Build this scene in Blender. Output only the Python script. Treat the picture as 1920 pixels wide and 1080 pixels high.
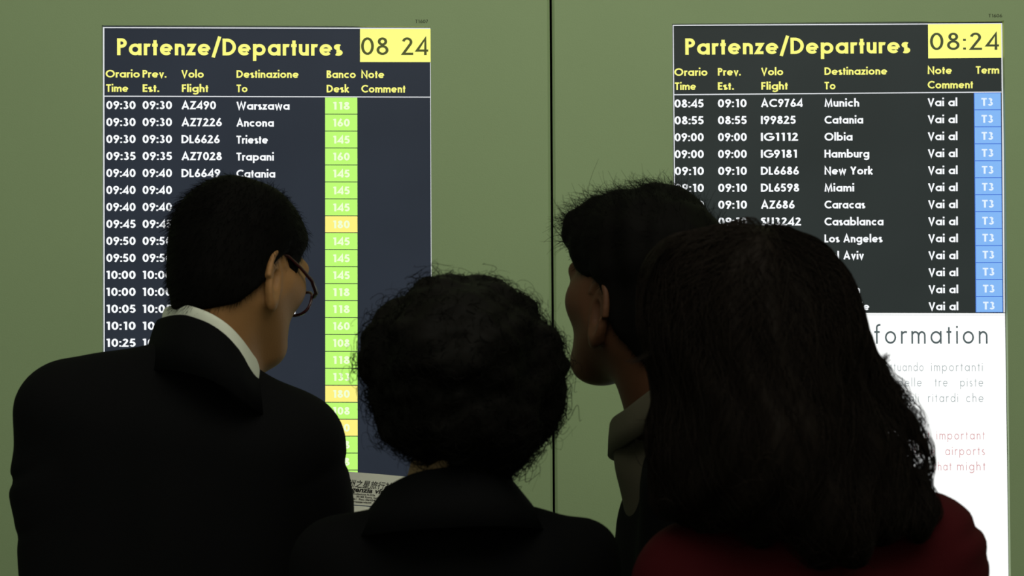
import bpy, bmesh, math, random
import numpy as np
from mathutils import Matrix, Vector, Euler

PI = math.pi
random.seed(7)
rng = np.random.default_rng(7)
for _o in list(bpy.data.objects):
    bpy.data.objects.remove(_o, do_unlink=True)
SC = bpy.context.scene
COL = SC.collection

# ------------------------------------------------------------------ camera
F = 3500.0                      # focal length in pixels of the 1920 wide frame
CAMZ = 1.53
PITCH, ROLL = math.radians(1.0), 0.0064
YW = 3.25                       # depth of the wall face
cam_data = bpy.data.cameras.new('camera')
cam_data.sensor_width = 36.0
cam_data.lens = F / 1920.0 * 36.0
cam_data.clip_start = 0.05
cam = bpy.data.objects.new('camera', cam_data)
COL.objects.link(cam)
CM = Matrix.Rotation(PI / 2 + PITCH, 4, 'X') @ Matrix.Rotation(-ROLL, 4, 'Z')
CM = Matrix.Translation((0, 0, CAMZ)) @ CM
cam.matrix_world = CM
cam_data.dof.use_dof = True
cam_data.dof.focus_distance = 3.0
cam_data.dof.aperture_fstop = 9.0
SC.camera = cam

# ------------------------------------------------------------------ world, lights, exposure
SC.view_settings.view_transform = 'Standard'
SC.view_settings.look = 'None'
SC.view_settings.gamma = 1.0
SC.view_settings.exposure = 0.0
SC.view_settings.use_curve_mapping = False
world = bpy.data.worlds.new('hall_ambient')
SC.world = world
world.use_nodes = True
world.node_tree.nodes['Background'].inputs[0].default_value = (0.85, 0.95, 0.75, 1)
world.node_tree.nodes['Background'].inputs[1].default_value = 0.235


def area(name, loc, target, sx, sy, power, color):
    l = bpy.data.lights.new(name, 'AREA')
    l.shape = 'RECTANGLE'
    l.size, l.size_y, l.energy, l.color = sx, sy, power, color
    o = bpy.data.objects.new(name, l)
    COL.objects.link(o)
    o.location = loc
    o.rotation_euler = (Vector(target) - Vector(loc)).to_track_quat('-Z', 'Y').to_euler()
    return o


area('ceiling_light_glow', (0.35, 0.9, 3.2), (0.15, 3.25, 1.25), 2.8, 1.3, 29, (1.0, 0.98, 0.84))
area('wall_washer_glow', (0.1, 2.75, 3.3), (0.1, 3.3, 1.2), 2.4, 0.25, 2.5, (1.0, 0.98, 0.84))

EX = np.array(CM.to_3x3().col[0]); EY = np.array(CM.to_3x3().col[1]); EZ = -np.array(CM.to_3x3().col[2])
C0 = np.array([0, 0, CAMZ])


def P(px, py, y):
    """world point on the plane y = const seen at a pixel of the 1920x1080 photograph"""
    d = EX * (px - 960) / F - EY * (py - 540) / F + EZ
    return C0 + d * (y / d[1])


# ------------------------------------------------------------------ materials
def srgb(r, g, b):
    f = lambda c: c / 12.92 if c <= 0.04045 else ((c + 0.055) / 1.055) ** 2.4
    return tuple(f(c / 255.0) for c in (r, g, b))


def mat(name, col, rough=0.6, spec=0.3, bump=0.0, bscale=60.0, vary=0.0, vscale=8.0, emit=None, estr=1.0,
        sheen=0.0, stretch=(1, 1, 1), sss=0.0, transmission=0.0, col2=None):
    m = bpy.data.materials.new(name)
    m.use_nodes = True
    nt = m.node_tree
    b = nt.nodes['Principled BSDF']
    b.inputs['Base Color'].default_value = (*col, 1)
    b.inputs['Roughness'].default_value = rough
    b.inputs['Specular IOR Level'].default_value = spec
    if sheen:
        b.inputs['Sheen Weight'].default_value = sheen
        b.inputs['Sheen Roughness'].default_value = 0.5
    if sss:
        b.inputs['Subsurface Weight'].default_value = sss
        b.inputs['Subsurface Radius'].default_value = (0.012, 0.005, 0.003)
        b.inputs['Subsurface Scale'].default_value = 0.6
    if transmission:
        b.inputs['Transmission Weight'].default_value = transmission
        b.inputs['IOR'].default_value = 1.05
    if emit:
        b.inputs['Emission Color'].default_value = (*emit, 1)
        b.inputs['Emission Strength'].default_value = estr
    tc = nt.nodes.new('ShaderNodeTexCoord')
    mp = nt.nodes.new('ShaderNodeMapping')
    mp.inputs['Scale'].default_value = stretch
    nt.links.new(tc.outputs['Object'], mp.inputs[0])
    if vary:
        n = nt.nodes.new('ShaderNodeTexNoise')
        n.inputs['Scale'].default_value = vscale
        n.inputs['Detail'].default_value = 6
        nt.links.new(mp.outputs[0], n.inputs['Vector'])
        r = nt.nodes.new('ShaderNodeMix')
        r.data_type = 'RGBA'
        c2 = col2 or tuple(c * (1 + vary) for c in col)
        r.inputs['A'].default_value = (*[c * (1 - vary) for c in col], 1)
        r.inputs['B'].default_value = (*c2, 1)
        nt.links.new(n.outputs['Fac'], r.inputs['Factor'])
        nt.links.new(r.outputs['Result'], b.inputs['Base Color'])
    if bump:
        n2 = nt.nodes.new('ShaderNodeTexNoise')
        n2.inputs['Scale'].default_value = bscale
        n2.inputs['Detail'].default_value = 4
        nt.links.new(mp.outputs[0], n2.inputs['Vector'])
        bp = nt.nodes.new('ShaderNodeBump')
        bp.inputs['Strength'].default_value = bump
        bp.inputs['Distance'].default_value = 0.002
        nt.links.new(n2.outputs['Fac'], bp.inputs['Height'])
        nt.links.new(bp.outputs[0], b.inputs['Normal'])
    return m


M = {}
M['wall'] = mat('painted_panel', (0.365, 0.485, 0.262), 0.55, 0.25, bump=0.12, bscale=380, vary=0.035, vscale=5)
M['gap'] = mat('dark_gap', (0.004, 0.004, 0.003), 0.8, 0.1)
M['floor'] = mat('floor_stone', (0.10, 0.10, 0.09), 0.25, 0.5, vary=0.3, vscale=20)
M['joint'] = mat('floor_joint', (0.03, 0.03, 0.03), 0.8, 0.2)
M['ceiling'] = mat('ceiling_paint', (0.30, 0.31, 0.28), 0.8, 0.2, vary=0.05)
M['metal'] = mat('lamp_metal', (0.4, 0.4, 0.4), 0.4, 0.5)
M['lamp'] = mat('lamp_diffuser', (0.5, 0.5, 0.45), 0.5, 0.2, emit=(1, 0.98, 0.85), estr=2.0)
M['bezel'] = mat('black_bezel', (0.006, 0.006, 0.005), 0.5, 0.2)
M['ink'] = mat('black_ink', (0.012, 0.012, 0.010), 0.6, 0.2)
M['decal'] = mat('grey_ink', (0.07, 0.08, 0.05), 0.7, 0.2)
M['paper'] = mat('paper', (0.84, 0.86, 0.74), 0.7, 0.2, bump=0.1, bscale=300, vary=0.03)


def screen_mat(name, rgb, estr=1.0, vary=0.0):
    c = srgb(*rgb)
    m = mat(name, (0.004, 0.004, 0.004), 0.35, 0.15, emit=c, estr=estr)
    if vary:
        nt = m.node_tree
        b = nt.nodes['Principled BSDF']
        tc = nt.nodes.new('ShaderNodeTexCoord')
        n = nt.nodes.new('ShaderNodeTexNoise')
        n.inputs['Scale'].default_value = 5
        nt.links.new(tc.outputs['Object'], n.inputs['Vector'])
        mx = nt.nodes.new('ShaderNodeMix')
        mx.data_type = 'RGBA'
        mx.inputs['A'].default_value = (*[v * (1 - vary) for v in c], 1)
        mx.inputs['B'].default_value = (*[v * (1 + vary) for v in c], 1)
        nt.links.new(n.outputs['Fac'], mx.inputs['Factor'])
        nt.links.new(mx.outputs['Result'], b.inputs['Emission Color'])
    return m


M['scr_left'] = screen_mat('screen_slate', (41, 47, 57), 1, 0.18)
M['scr_right'] = screen_mat('screen_charcoal', (43, 49, 48), 1, 0.18)
M['scr_info'] = screen_mat('screen_white', (252, 254, 252), 1.12)
M['t_white'] = screen_mat('lit_white', (246, 249, 252), 1.05)
M['t_line'] = screen_mat('lit_line', (225, 228, 232), 1.0)
M['t_yellow'] = screen_mat('lit_yellow', (252, 250, 130), 1.0)
M['clock'] = screen_mat('lit_clock_field', (255, 255, 135), 1.0, 0.08)
M['t_olive'] = screen_mat('lit_olive', (78, 84, 44), 1.0)
M['t_olive2'] = screen_mat('lit_dark_green', (70, 78, 52), 1.0)
M['green'] = screen_mat('lit_green', (190, 252, 116), 1.0)
M['amber'] = screen_mat('lit_amber', (255, 243, 128), 1.0)
M['blue'] = screen_mat('lit_blue', (132, 184, 246), 1.0)
M['blue_line'] = screen_mat('lit_deep_blue', (66, 112, 210), 1.0)
M['t_num'] = screen_mat('lit_number', (238, 252, 212), 1.03)
M['t_numb'] = screen_mat('lit_code', (226, 240, 255), 1.03)
M['t_info'] = screen_mat('lit_grey', (84, 96, 98), 1.0)
M['t_thin'] = screen_mat('lit_pale_grey', (158, 168, 170), 1.0)
M['t_red'] = screen_mat('lit_pale_red', (208, 146, 150), 1.0)

M['skin_tan'] = mat('skin_tan', (0.31, 0.155, 0.058), 0.55, 0.25, bump=0.15, bscale=500, vary=0.12, vscale=25)
M['skin_dim'] = mat('skin_brown', (0.085, 0.036, 0.017), 0.6, 0.18, bump=0.15, bscale=500, vary=0.12, vscale=25)
M['skin_pale'] = mat('skin_fair', (0.30, 0.19, 0.09), 0.6, 0.2, bump=0.1, bscale=500, vary=0.1, vscale=25)
M['hair_black'] = mat('hair_black', (0.0032, 0.0028, 0.0024), 0.65, 0.04)
M['hair_curl'] = mat('hair_dark_brown', (0.0042, 0.0036, 0.0028), 0.6, 0.06)
M['hair_brown'] = mat('hair_brown', (0.0095, 0.0066, 0.0048), 0.6, 0.06)
M['suit'] = mat('suit_wool', (0.0048, 0.0048, 0.0052), 0.9, 0.05, bump=0.3, bscale=700)
M['coat'] = mat('coat_wool', (0.0035, 0.0035, 0.0038), 0.9, 0.05, bump=0.3, bscale=700)
M['red'] = mat('red_wool', (0.040, 0.0027, 0.0042), 0.85, 0.08, bump=0.3, bscale=500)
M['trousers'] = mat('trouser_wool', (0.01, 0.01, 0.012), 0.85, 0.1, bump=0.2, bscale=600)
M['shoe'] = mat('black_leather', (0.008, 0.008, 0.008), 0.35, 0.4)
M['sole'] = mat('rubber_sole', (0.02, 0.02, 0.02), 0.8, 0.2)
M['shirt'] = mat('white_cotton', (0.72, 0.74, 0.62), 0.8, 0.2, bump=0.15, bscale=900)
M['beige'] = mat('beige_cotton', (0.075, 0.068, 0.046), 0.85, 0.15, bump=0.2, bscale=700, vary=0.15, vscale=12)
M['frame'] = mat('dark_red_frame', (0.045, 0.010, 0.012), 0.25, 0.5)
M['lens'] = mat('clear_lens', (0.9, 0.9, 0.9), 0.02, 0.5, transmission=1.0)
_nt = M['lens'].node_tree
_tr = _nt.nodes.new('ShaderNodeBsdfTransparent'); _mx = _nt.nodes.new('ShaderNodeMixShader'); _gl = _nt.nodes.new('ShaderNodeBsdfGlossy')
_gl.inputs['Roughness'].default_value = 0.03
_mx.inputs[0].default_value = 0.08
_nt.links.new(_tr.outputs[0], _mx.inputs[1]); _nt.links.new(_gl.outputs[0], _mx.inputs[2])
_nt.links.new(_mx.outputs[0], _nt.nodes['Material Output'].inputs['Surface'])
M['eye'] = mat('eye_white', (0.5, 0.48, 0.42), 0.2, 0.5)


# ------------------------------------------------------------------ object helpers
def empty(name, loc=(0, 0, 0), label=None, cat=None, group=None):
    o = bpy.data.objects.new(name, None)
    COL.objects.link(o)
    o.location = loc
    o.empty_display_size = 0.1
    if label: o['label'] = label
    if cat: o['category'] = cat
    if group: o['group'] = group
    return o


def mesh_obj(name, verts, faces, material, parent=None, smooth=False, origin=None):
    """verts in world space; origin (or the parent's place) becomes the object's origin"""
    v = np.asarray(verts, dtype=np.float64).reshape(-1, 3)
    pl = np.zeros(3)
    if parent is not None:
        q = parent
        while q is not None:
            pl = pl + np.array(q.location); q = q.parent
    og = np.array(origin, float) if origin is not None else pl
    me = bpy.data.meshes.new(name)
    me.from_pydata([tuple(p) for p in (v - og)], [], faces)
    me.update()
    me.materials.append(material)
    if smooth:
        me.polygons.foreach_set('use_smooth', [True] * len(me.polygons))
    o = bpy.data.objects.new(name, me)
    COL.objects.link(o)
    if parent is not None:
        o.parent = parent
        o.location = og - pl
    else:
        o.location = og
    return o


def np_mesh(name, verts, faces_arr, material, parent, smooth=True):
    """fast builder for big arrays: faces_arr is (n,k)"""
    pl = np.zeros(3)
    q = parent
    while q is not None:
        pl = pl + np.array(q.location); q = q.parent
    v = (np.asarray(verts) - pl).astype(np.float32)
    f = np.asarray(faces_arr).astype(np.int32)
    k = f.shape[1]
    me = bpy.data.meshes.new(name)
    me.vertices.add(len(v)); me.vertices.foreach_set('co', v.ravel())
    me.loops.add(f.size); me.loops.foreach_set('vertex_index', f.ravel())
    me.polygons.add(len(f))
    me.polygons.foreach_set('loop_start', np.arange(0, f.size, k, dtype=np.int32))
    me.polygons.foreach_set('use_smooth', np.full(len(f), smooth))
    me.update(calc_edges=True)
    me.validate()
    me.materials.append(material)
    o = bpy.data.objects.new(name, me)
    COL.objects.link(o)
    o.parent = parent
    return o


def structure(o):
    o['kind'] = 'structure'
    return o


def box_vf(x0, x1, y0, y1, z0, z1):
    v = [(x0, y0, z0), (x1, y0, z0), (x1, y1, z0), (x0, y1, z0), (x0, y0, z1), (x1, y0, z1), (x1, y1, z1), (x0, y1, z1)]
    f = [(0, 3, 2, 1), (4, 5, 6, 7), (0, 1, 5, 4), (1, 2, 6, 5), (2, 3, 7, 6), (3, 0, 4, 7)]
    return v, f


# ------------------------------------------------------------------ a geometric sans drawn from strokes
def arc(cx, cy, rx, ry, a0, a1, n=None):
    n = n or max(6, int(abs(a1 - a0) / 12) + 1)
    return [(cx + rx * math.cos(math.radians(a0 + (a1 - a0) * i / n)), cy + ry * math.sin(math.radians(a0 + (a1 - a0) * i / n))) for i in range(n + 1)]


def glyph(c, w):
    h = w / 2
    X, A, D = 0.69, 1.08, -0.32
    r = X / 2
    q = r - h

    def bowl(cx): return arc(cx, r, q, q, 0, 360, 26)
    G = {
        'a': lambda: (2 * r, [bowl(r), [(2 * r - h, 0), (2 * r - h, X)]]),
        'b': lambda: (2 * r, [bowl(r), [(h, 0), (h, A)]]),
        'c': lambda: (2 * r - .10, [arc(r, r, q, q, 48, 312, 22)]),
        'd': lambda: (2 * r, [bowl(r), [(2 * r - h, 0), (2 * r - h, A)]]),
        'e': lambda: (2 * r, [[(h, r - .01), (2 * r - h, r - .01)], arc(r, r, q, q, 0, 318, 24)]),
        'f': lambda: (.36, [[(.16, 0), (.16, A - .22)] + arc(.16 + .17, A - .20, .17, .20 - h, 180, 70, 8), [(0, X - h), (.34, X - h)]]),
        'g': lambda: (2 * r, [bowl(r), [(2 * r - h, X), (2 * r - h, -.05)] + arc(r, -.05, q, .27 - h, 0, -150, 12)]),
        'h': lambda: (.54, [[(h, 0), (h, A)], arc(.27, X - .27, .27 - h, .27 - h, 180, 0, 12) + [(.54 - h, 0)]]),
        'i': lambda: (w, [[(h, 0), (h, X)], [(h, .86), (h, .86 + w * 1.1)]]),
        'j': lambda: (w, [[(h, D), (h, X)], [(h, .86), (h, .86 + w * 1.1)]]),
        'k': lambda: (.5, [[(h, 0), (h, A)], [(w * .6, .28), (.44, X)], [(w * .9, .34), (.48, 0)]]),
        'l': lambda: (w, [[(h, 0), (h, A)]]),
        'm': lambda: (.88, [[(h, 0), (h, X)], arc(.25, X - .235, .235 - h + .015, .235 - h, 180, 0, 10) + [(.485 - h + .015, 0)],
                            arc(.65, X - .235, .235 - h, .235 - h, 180, 0, 10) + [(.885 - h, 0)]]),
        'n': lambda: (.54, [[(h, 0), (h, X)], arc(.27, X - .27, .27 - h, .27 - h, 180, 0, 12) + [(.54 - h, 0)]]),
        'o': lambda: (2 * r, [bowl(r)]),
        'p': lambda: (2 * r, [bowl(r), [(h, D), (h, X)]]),
        'q': lambda: (2 * r, [bowl(r), [(2 * r - h, D), (2 * r - h, X)]]),
        'r': lambda: (.34, [[(h, 0), (h, X)], arc(.27, X - .23, .27 - h, .23 - h, 180, 62, 8)]),
        's': lambda: (.40, [arc(.20, X - .18, .165 - h * .3, .18 - h, 40, 270, 12) + arc(.20, .18, .18 - h * .3, .18 - h * .9, 90, -140, 12)]),
        't': lambda: (.30, [[(.15, 0), (.15, .90)], [(0, X - h), (.30, X - h)]]),
        'u': lambda: (.54, [[(.54 - h, 0), (.54 - h, X)], [(h, X)] + arc(.27, .27, .27 - h, .27 - h, 180, 360, 12)]),
        'v': lambda: (.52, [[(h * .8, X), (.26, h * .6), (.52 - h * .8, X)]]),
        'w': lambda: (.80, [[(h * .8, X), (.22, h * .6), (.40, X - .02), (.58, h * .6), (.80 - h * .8, X)]]),
        'x': lambda: (.50, [[(h, 0), (.5 - h, X)], [(h, X), (.5 - h, 0)]]),
        'y': lambda: (.52, [[(h * .8, X), (.27, .06)], [(.52 - h * .8, X), (.13, D)]]),
        'z': lambda: (.46, [[(.02, X - h), (.46 - h, X - h), (h, h), (.46, h)]]),
        'A': lambda: (.78, [[(h * .9, 0), (.39, 1 - h * .5), (.78 - h * .9, 0)], [(.18, .30), (.60, .30)]]),
        'B': lambda: (.56, [[(h, 0), (h, 1)], [(h, 1 - h), (.28, 1 - h)] + arc(.28, .77, .24 - h, .23 - h, 90, -90, 8) + [(h, .54)],
                            [(.3, .54)] + arc(.30, .27 + h * .0, .27 - h, .27 - h, 90, -90, 9) + [(h, h)]]),
        'C': lambda: (.82, [arc(.5, .5, .5 - h, .5 - h, 46, 314, 26)]),
        'D': lambda: (.72, [[(h, 0), (h, 1)], [(h, 1 - h), (.24, 1 - h)] + arc(.24, .5, .49 - h, .5 - h, 90, -90, 16) + [(h, h)]]),
        'E': lambda: (.46, [[(h, 0), (h, 1)], [(h, 1 - h), (.46, 1 - h)], [(h, .52), (.43, .52)], [(h, h), (.46, h)]]),
        'F': lambda: (.46, [[(h, 0), (h, 1)], [(h, 1 - h), (.46, 1 - h)], [(h, .50), (.42, .50)]]),
        'G': lambda: (.92, [arc(.5, .5, .5 - h, .5 - h, 46, 360, 28), [(.5, .5), (1 - h, .5)]]),
        'H': lambda: (.68, [[(h, 0), (h, 1)], [(.68 - h, 0), (.68 - h, 1)], [(h, .53), (.68 - h, .53)]]),
        'I': lambda: (w, [[(h, 0), (h, 1)]]),
        'K': lambda: (.62, [[(h, 0), (h, 1)], [(w * .7, .50), (.56, 1)], [(w, .56), (.60, 0)]]),
        'L': lambda: (.44, [[(h, 0), (h, 1)], [(h, h), (.44, h)]]),
        'M': lambda: (.88, [[(h * 1.1, 0), (.17, 1 - h), (.44, h * .9), (.71, 1 - h), (.88 - h * 1.1, 0)]]),
        'N': lambda: (.72, [[(h, 0), (h, 1 - h * .5), (.72 - h, h * .5), (.72 - h, 1)]]),
        'O': lambda: (1.0, [arc(.5, .5, .5 - h, .5 - h, 0, 360, 30)]),
        'P': lambda: (.52, [[(h, 0), (h, 1)], [(h, 1 - h), (.25, 1 - h)] + arc(.25, .72, .28 - h, .28 - h, 90, -90, 10) + [(h, .44 + h)]]),
        'R': lambda: (.56, [[(h, 0), (h, 1)], [(h, 1 - h), (.25, 1 - h)] + arc(.25, .74, .27 - h, .26 - h, 90, -90, 10) + [(h, .48 + h)], [(.25, .5), (.54, 0)]]),
        'S': lambda: (.50, [arc(.25, .76, .22 - h * .4, .24 - h, 35, 270, 14) + arc(.25, .265, .24 - h * .4, .265 - h * .95, 90, -145, 14)]),
        'T': lambda: (.56, [[(.28, 0), (.28, 1)], [(0, 1 - h), (.56, 1 - h)]]),
        'U': lambda: (.62, [[(h, 1), (h, .3)] + arc(.31, .3, .31 - h, .3 - h, 180, 360, 12) + [(.62 - h, 1)]]),
        'V': lambda: (.70, [[(h * .8, 1), (.35, h * .7), (.70 - h * .8, 1)]]),
        'W': lambda: (1.02, [[(h * .8, 1), (.28, h * .8), (.51, 1 - h), (.74, h * .8), (1.02 - h * .8, 1)]]),
        'Y': lambda: (.66, [[(h * .8, 1), (.33, .45)], [(.66 - h * .8, 1), (.33, .45), (.33, 0)]]),
        'Z': lambda: (.58, [[(.03, 1 - h), (.58 - h, 1 - h), (h, h), (.58, h)]]),
        '0': lambda: (.60, [arc(.30, .5, .30 - h, .5 - h, 0, 360, 26)]),
        '1': lambda: (.44, [[(.30, 0), (.30, 1)], [(.30, 1 - h * .8), (.10, 1 - h * .8 - .06)]]),
        '2': lambda: (.56, [arc(.27, .73, .25 - h, .27 - h, 170, -30, 12) + [(.08, h), (.56, h)]]),
        '3': lambda: (.54, [arc(.25, .755, .22 - h, .245 - h, 150, -90, 12), arc(.25, .28, .27 - h, .28 - h, 90, -155, 12)]),
        '4': lambda: (.60, [[(.46, 0), (.46, 1 - h), (.06, .25), (.60, .25)]]),
        '5': lambda: (.54, [[(.48, 1 - h), (.17, 1 - h), (.11, .56)] + arc(.25, .33, .28 - h, .31 - h * .8, 105, -150, 14)]),
        '6': lambda: (.58, [arc(.29, .30, .29 - h, .30 - h, 0, 360, 22), [(.40, 1.0), (.06 + h * .5, .40)]]),
        '7': lambda: (.54, [[(.02, 1 - h), (.50 - h, 1 - h), (.16, 0)]]),
        '8': lambda: (.56, [arc(.28, .765, .22 - h, .235 - h, 0, 360, 20), arc(.28, .28, .28 - h, .28 - h, 0, 360, 22)]),
        '9': lambda: (.58, [arc(.29, .70, .29 - h, .30 - h, 0, 360, 22), [(.18, 0), (.52 - h * .5, .60)]]),
        ':': lambda: (w, [[(h, .02), (h, .02 + w * .95)], [(h, .52), (h, .52 + w * .95)]]),
        '.': lambda: (w * 1.05, [[(h, 0), (h, w * 1.05)]]),
        '/': lambda: (.42, [[(.03, -.12), (.39, 1.12)]]),
        ' ': lambda: (.34, []),
    }
    return G[c]()


def ribbon(pts, w, V, Fc):
    p = [np.array(pts[0], float)]
    for q_ in pts[1:]:
        q_ = np.array(q_, float)
        if np.linalg.norm(q_ - p[-1]) > 1e-4: p.append(q_)
    p = np.array(p)
    closed = len(p) > 6 and np.allclose(p[0], p[-1], atol=1e-6)
    if closed: p = p[:-1]
    n = len(p)
    base = len(V)
    for i in range(n):
        if closed:
            a, b = p[(i - 1) % n], p[(i + 1) % n]
            d0 = p[i] - a; d1 = b - p[i]
        else:
            d0 = p[i] - p[i - 1] if i else p[1] - p[0]
            d1 = p[i + 1] - p[i] if i < n - 1 else d0
        d0 = d0 / (np.linalg.norm(d0) + 1e-12); d1 = d1 / (np.linalg.norm(d1) + 1e-12)
        t = d0 + d1
        L = np.linalg.norm(t)
        t = d0 if L < 1e-6 else t / L
        nrm = np.array([-t[1], t[0]])
        cosv = max(0.42, abs(nrm @ np.array([-d0[1], d0[0]])))
        o = nrm * (w / 2) / cosv
        V.append(tuple(p[i] + o)); V.append(tuple(p[i] - o))
    for i in range(n if closed else n - 1):
        j = (i + 1) % n
        Fc.append((base + 2 * i + 1, base + 2 * j + 1, base + 2 * j, base + 2 * i))


def text_shape(s, w, sp):
    V, Fc = [], []
    x = 0
    for c in s:
        adv, strokes = glyph(c, w)
        for st in strokes:
            v, f = [], []
            ribbon(st, w, v, f)
            b = len(V)
            V += [(a + x, bb) for a, bb in v]
            Fc += [tuple(i + b for i in q) for q in f]
        x += adv + (sp if c != ' ' else sp * .5)
    return np.array(V), Fc


def text_px(name, s, x0, x1, base, cap, w, material, parent, depth, slope=0.0, sp=0.085, lean=0.006, origin=None):
    V, Fc = text_shape(s, w, sp)
    mn, mx = V[:, 0].min(), V[:, 0].max()
    sx = (x1 - x0) / (mx - mn) if x1 else cap
    out = []
    for a, b in V:
        px = x0 + (a - mn) * sx - b * cap * lean
        py = base + (px - x0) * slope - b * cap
        out.append(P(px, py, depth))
    return mesh_obj(name, out, Fc, material, parent, origin=np.mean(out, axis=0))


def quad_px(name, c, material, parent, depth, thick=0.0004):
    a = [P(x, y, depth) for x, y in c]
    cen = np.mean(a, axis=0)
    b = [p + np.array([0, thick, 0]) for p in a]
    v = a + b
    f = [(3, 2, 1, 0), (4, 5, 6, 7), (0, 1, 5, 4), (1, 2, 6, 5), (2, 3, 7, 6), (3, 0, 4, 7)]
    return mesh_obj(name, v, f, material, parent, origin=cen)


# ------------------------------------------------------------------ the setting: panelled wall, floor, ceiling
ZTOP = 3.6
wall = structure(empty('wall_back', (0, YW, 0)))


def panel(x0b, x0t, x1b, x1t, hole=None):
    """a wall panel as a slab, left/right edges given at the floor and the top, with an optional opening; a chamfer at each side"""
    ch = 0.0045
    T = 0.012
    z0, z1 = 0.0, ZTOP

    def xl(z): return x0b + (x0t - x0b) * z / ZTOP
    def xr(z): return x1b + (x1t - x1b) * z / ZTOP
    V, Fc = [], []

    def quad(*p):
        b = len(V); V.extend(p); Fc.append(tuple(range(b, b + len(p))))
    y = YW
    if hole:
        tl, tr, br, bl = hole
        A = [(xl(z1) + ch, y, z1), (xr(z1) - ch, y, z1), (xr(z0) - ch, y, z0), (xl(z0) + ch, y, z0)]
        H = [tuple(tl), tuple(tr), tuple(br), tuple(bl)]
        for i in range(4):
            j = (i + 1) % 4
            quad(A[j], A[i], H[i], H[j])
            hb = [(p[0], y + T, p[2]) for p in (H[i], H[j])]
            quad(H[j], H[i], hb[0], hb[1])
    else:
        quad((xl(z0) + ch, y, z0), (xr(z0) - ch, y, z0), (xr(z1) - ch, y, z1), (xl(z1) + ch, y, z1))
    quad((xl(z0), y + ch, z0), (xl(z0) + ch, y, z0), (xl(z1) + ch, y, z1), (xl(z1), y + ch, z1))
    quad((xr(z0) - ch, y, z0), (xr(z0), y + ch, z0), (xr(z1), y + ch, z1), (xr(z1) - ch, y, z1))
    quad((xl(z0), y + T, z0), (xl(z0), y + ch, z0), (xl(z1), y + ch, z1), (xl(z1), y + T, z1))
    quad((xr(z0), y + ch, z0), (xr(z0), y + T, z0), (xr(z1), y + T, z1), (xr(z1), y + ch, z1))
    quad((xl(z1), y + T, z1), (xl(z1) + ch, y, z1), (xr(z1) - ch, y, z1), (xr(z1), y + T, z1))
    return mesh_obj('panel', V, Fc, M['wall'], wall)


def line_x(px0, py0, px1, py1):
    a, b = P(px0, py0, YW), P(px1, py1, YW)
    k = (b[0] - a[0]) / (b[2] - a[2])
    return a[0] - k * a[2], a[0] + k * (ZTOP - a[2])      # x at the floor, x at the top


JL = line_x(1030.3, 0, 1036.6, 940)
JR = line_x(1034.8, 0, 1040.8, 940)
HL = [P(190.5, 47, YW), P(807.2, 49.5, YW), P(811.5, 1137, YW), P(192.5, 1137, YW)]
HR = [P(1260.2, 44.8, YW), P(1882.2, 38.6, YW), P(1895.8, 1137, YW), P(1268.5, 1137, YW)]
PW = 1.0
panel(JL[0] - PW, JL[1] - PW, JL[0], JL[1], HL)
panel(JR[0], JR[1], JR[0] + PW, JR[1] + PW, HR)
panel(JL[0] - 2 * PW - .003, JL[1] - 2 * PW - .003, JL[0] - PW - .003, JL[1] - PW - .003)
panel(JR[0] + PW + .003, JR[1] + PW + .003, JR[0] + 2 * PW + .003, JR[1] + 2 * PW + .003)
panel(JL[0] - 3 * PW - .006, JL[1] - 3 * PW - .006, JL[0] - 2 * PW - .006, JL[1] - 2 * PW - .006)
panel(JR[0] + 2 * PW + .006, JR[1] + 2 * PW + .006, JR[0] + 3 * PW + .006, JR[1] + 3 * PW + .006)
v, f = box_vf(-3.1, 3.2, YW + 0.05, YW + 0.12, 0, ZTOP)
mesh_obj('backing', v, f, M['gap'], wall)

fl = structure(empty('floor', (0, 1.2, 0)))
v, f = box_vf(-3.1, 3.2, -1.0, YW, -0.05, -0.004)
mesh_obj('bed', v, f, M['joint'], fl)
tv, tf = box_vf(-.2985, .2985, -.2985, .2985, -0.006, 0.0)
tile_me = None
for i in range(10):
    for j in range(7):
        cx, cy = -2.95 + i * .6 + .25, YW - .3 - j * .6
        if tile_me is None:
            o = mesh_obj('tile', [(a + cx, b + cy, c) for a, b, c in tv], tf, M['floor'], fl, origin=(cx, cy, 0))
            tile_me = o.data
        else:
            o = bpy.data.objects.new('tile', tile_me)
            COL.objects.link(o); o.parent = fl; o.location = (cx, cy - 1.2, 0)

v, f = box_vf(-3.1, 3.2, -1.0, YW + .1, ZTOP, ZTOP + .05)
structure(mesh_obj('ceiling', v, f, M['ceiling'], None, origin=(0, 1.2, ZTOP)))

# ------------------------------------------------------------------ the departure boards
YS = YW + 0.0125        # face of the displays
D1, D2, D3 = YS - .0009, YS - .0013, YS - .0019


def board(label, quad, bg):
    c = np.mean([P(x, y, YS) for x, y in quad], axis=0)
    root = empty('departure_board', (c[0], YS, P(*quad[2], YS)[2]), label, 'display', 'departure displays in the wall')
    # a black housing with a raised rim, behind the panel opening
    a = [P(x, y, YS) for x, y in quad]
    xs = [p[0] for p in a]; zs = [p[2] for p in a]
    v, f = box_vf(min(xs) - .012, max(xs) + .012, YS + .0006, YS + .034, min(zs) - .012, max(zs) + .012)
    mesh_obj('housing', v, f, M['bezel'], root)
    quad_px('screen', quad, bg, root, YS)
    return root


LB = board('departures board with green desk numbers, left of the wall joint',
           [(188, 44), (811, 44), (815, 1145), (190, 1145)], M['scr_left'])


def lslope(y): return 0.003 * (1 - (y - 50) / 528.0) if y < 900 else -.0015


def LT(s, x0, x1, base, cap, w, m, **k):
    return text_px('lettering', s, x0, x1, base, cap, w, M[m], LB, D2, lslope(base), lean=.003, **k)


def LQ(name, c, m, d=D1): return quad_px(name, c, M[m], LB, d)


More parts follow.
